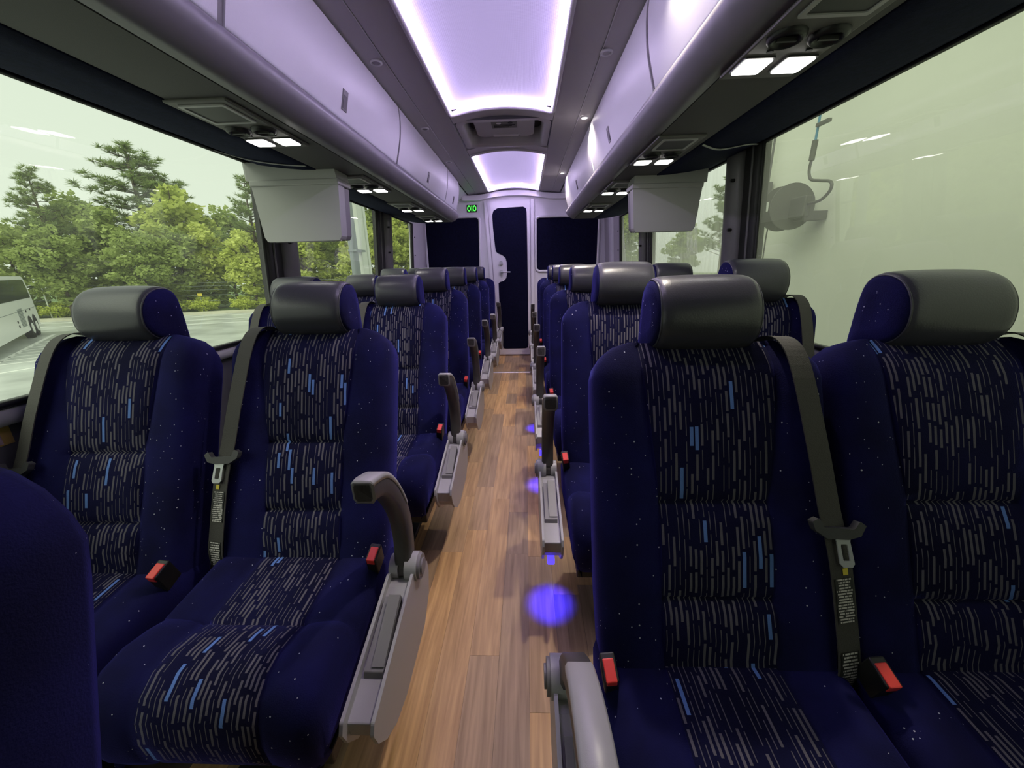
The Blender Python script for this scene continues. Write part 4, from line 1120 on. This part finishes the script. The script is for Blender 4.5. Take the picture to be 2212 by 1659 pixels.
def trunk_data(h, r0):
    mb = MB(); mb.tube(smoothpath([(0, 0, 0), (0.1, 0.05, h * 0.35), (-0.05, 0.1, h * 0.7), (0.05, 0, h)], 3), [r0 * (1 - 0.085 * q) for q in range(10)], 8)
    q = random.Random(5)
    for b in range(7):
        z = h * (0.4 + 0.07 * b); an = b * 2.4
        mb.tube([(0, 0, z), (math.cos(an) * 0.9, math.sin(an) * 0.9, z + 0.7), (math.cos(an) * 1.7, math.sin(an) * 1.7, z + 1.6)], [r0 * 0.4, r0 * 0.25, r0 * 0.1], 5)
    return mb.data('trunk', M['bark'])
tr_d = trunk_data(8.0, 0.17)
def pine_data(seedv):
    q = random.Random(seedv); V = []; F = []; tb = MB()
    Hh = 10.0
    tb.tube([(0, 0, 0), (0.05, 0, 4), (-0.05, 0.05, 8), (0, 0, Hh)], [0.17, 0.13, 0.07, 0.02], 8)
    z = 3.2
    while z < Hh - 0.1:
        Lb = 2.3 * (1 - (z - 3.2) / (Hh - 3.2)) ** 0.7 * q.uniform(0.55, 1.15) + 0.35
        for b in range(q.choice((2, 3, 4))):
            an = q.uniform(0, 6.28); rise = q.uniform(0.1, 0.5)
            d = Vector((math.cos(an), math.sin(an), rise))
            p0 = Vector((0, 0, z)); p1 = p0 + d * Lb
            tb.tube([p0, p0.lerp(p1, 0.6) + Vector((0, 0, -0.05)), p1], [0.035, 0.02, 0.008], 4)
            nt_ = max(4, int(Lb * 6.5))
            for k_ in range(nt_):
                c = p0.lerp(p1, 0.35 + 0.68 * k_ / nt_) + Vector((q.uniform(-0.22, 0.22), q.uniform(-0.22, 0.22), q.uniform(-0.08, 0.22)))
                for t in range(26):
                    dd = Vector((q.uniform(-1, 1), q.uniform(-1, 1), q.uniform(-0.35, 1))).normalized() + d * 0.4
                    dd = dd.normalized() * q.uniform(0.22, 0.36)
                    sd = dd.cross(Vector((q.uniform(-1, 1), q.uniform(-1, 1), q.uniform(-1, 1)))).normalized() * 0.022
                    bq = len(V); V += [c - sd, c + sd, c + dd]; F.append((bq, bq + 1, bq + 2))
        z += q.uniform(0.16, 0.34)
    mb = MB(); mb.add(V, F)
    return tb.data('trunk', M['bark']), mb.data('crown', M['leaf_p'])
pines = [pine_data(21), pine_data(22), pine_data(23)]
TREE_LABEL = {}
def place(dirx, diry, dist): return (0.13 + dirx * dist, diry * dist)
def tree(kind, v, px, dist, top, label, wide=1.0, group='trees beyond the parking lot'):
    """px: horizontal picture column used once to choose a bearing; the tree stands at that bearing and real distance"""
    x, y = px
    n_ = math.hypot(x, y); x, y = 0.13 + x / n_ * dist, y / n_ * dist
    root = empty({'pine': 'pine_tree', 'leafy': 'leafy_tree'}[kind], (x, y, GZ + 0.05), rz=rt.uniform(0, 6.28)); tag(root, label, 'tree', group)
    if kind == 'pine':
        k_ = (top - GZ) / 10.0; a_, b_ = pines[v]
    else:
        k_ = (top - GZ) / 9.2; a_, b_ = tr_d, dec[v]
    for nm, me in (('trunk', a_), ('crown', b_)):
        o = inst(nm, me, root); o.scale = (k_ * wide, k_ * wide, k_)
T = [('pine', 0, (-0.769, 0.639), 47, 8.6, 'sparse dark pine at the far left of the treeline'),
     ('leafy', 0, (-0.752, 0.660), 50, 7.6, 'green leafy tree right of the sparse pine'),
     ('leafy', 2, (-0.80, 0.60), 46, 5.2, 'dark green tree above the parked coach'),
     ('leafy', 2, (-0.725, 0.69), 46, 6.6, 'rounded green tree left of the tallest pine'),
     ('pine', 1, (-0.686, 0.727), 49, 11.6, 'tallest broad pine rising over the treeline', 1.55),
     ('leafy', 1, (-0.656, 0.755), 45, 8.9, 'bright yellow-green tree right of the tallest pine'),
     ('leafy', 1, (-0.63, 0.775), 43, 5.6, 'low yellow-green tree beside the bright one'),
     ('leafy', 0, (-0.60, 0.80), 53, 7.6, 'distant pale tree between the pines'),
     ('leafy', 0, (-0.66, 0.75), 42, 4.6, 'green tree just behind the hedge near the tall pine'),
     ('leafy', 2, (-0.70, 0.71), 41, 4.4, 'dense low tree behind the hedge, left of centre'),
     ('leafy', 0, (-0.77, 0.635), 42, 4.3, 'dense low tree behind the hedge near the coach'),
     ('pine', 2, (-0.557, 0.83), 40, 8.2, 'bright pine next to the monitor housing', 1.0),
     ('leafy', 1, (-0.575, 0.82), 39, 4.8, 'yellow-green tree below the bright pine'),
     ('leafy', 1, (-0.54, 0.84), 42, 5.9, 'tall yellow-green tree behind the near window pillar'),
     ('leafy', 1, (-0.49, 0.87), 40, 5.4, 'lime tree right of the near window pillar'),
     ('leafy', 2, (-0.455, 0.89), 43, 6.5, 'green tree below the left monitor'),
     ('leafy', 0, (-0.42, 0.905), 46, 8.0, 'green tree right of the left monitor'),
     ('leafy', 1, (-0.375, 0.925), 38, 6.0, 'yellow-green tree behind the pale post'),
     ('leafy', 0, (-0.345, 0.94), 45, 9.5, 'tall green tree seen right of the pale post'),
     ('leafy', 1, (-0.31, 0.95), 40, 6.3, 'lime tree seen in the rear corner window'),
     ('leafy', 2, (-0.275, 0.96), 44, 9.0, 'dark green tree filling the rear corner window'),
     ('leafy', 0, (-0.24, 0.97), 46, 8.0, 'green tree at the edge of the rear corner window'),
     ('pine', 1, (0.43, 0.905), 42, 8.3, 'slender pine outside the right window beside the pillar'),
     ('leafy', 0, (0.23, 0.973), 48, 7.4, 'leafy tree outside the right rear window'),
     ('leafy', 0, (0.36, 0.93), 52, 5.5, 'hazy leafy tree behind the right monitor')]
for t in T: tree(t[0], t[1], t[2], t[3], t[4], t[5], t[6] if len(t) > 6 else 1.0)
rb = random.Random(4)
NW = ('first', 'second', 'third', 'fourth', 'fifth', 'sixth', 'seventh', 'eighth', 'ninth', 'tenth', 'eleventh', 'twelfth', 'thirteenth', 'fourteenth', 'fifteenth', 'sixteenth', 'seventeenth', 'eighteenth', 'nineteenth', 'twentieth')
for q in range(18):
    p = kpt(-14 + q * 3.3 + rb.uniform(-0.5, 0.5), rb.uniform(3.2, 6.0)); k_ = rb.uniform(0.8, 1.25)
    root = empty('shrub', (p.x, p.y, GZ + 0.08), rz=rb.uniform(0, 6.28)); tag(root, '%s wild shrub behind the wire fence, counted from the left' % NW[q], 'shrub', 'shrubs behind the fence')
    o = inst('foliage', bush_d[q % 2], root); o.scale = (k_ * 1.2, k_ * 1.2, k_)
    MB().tube([(0, 0, 0), (0.05, 0, 0.9)], 0.05, 6).obj('stem', M['bark'], root)
q = 0; a_ = -13.0
while q < 18:
    p = kpt(a_, 0.75 + rb.uniform(-0.1, 0.1))
    root = empty('hedge_bush', (p.x, p.y, GZ + 0.06), rz=math.atan2(KD.y, KD.x)); tag(root, '%s clipped bright hedge bush along the kerb, counted from the left' % NW[q], 'hedge', 'clipped hedge along the kerb')
    o = inst('foliage', hedge_d, root); o.scale = (1.15, 0.7, 1.08)
    MB().tube([(0, 0, 0), (0.02, 0, 0.5)], 0.03, 6).obj('stem', M['bark'], root)
    a_ += 2.1 if q % 4 != 2 else 2.9
    q += 1
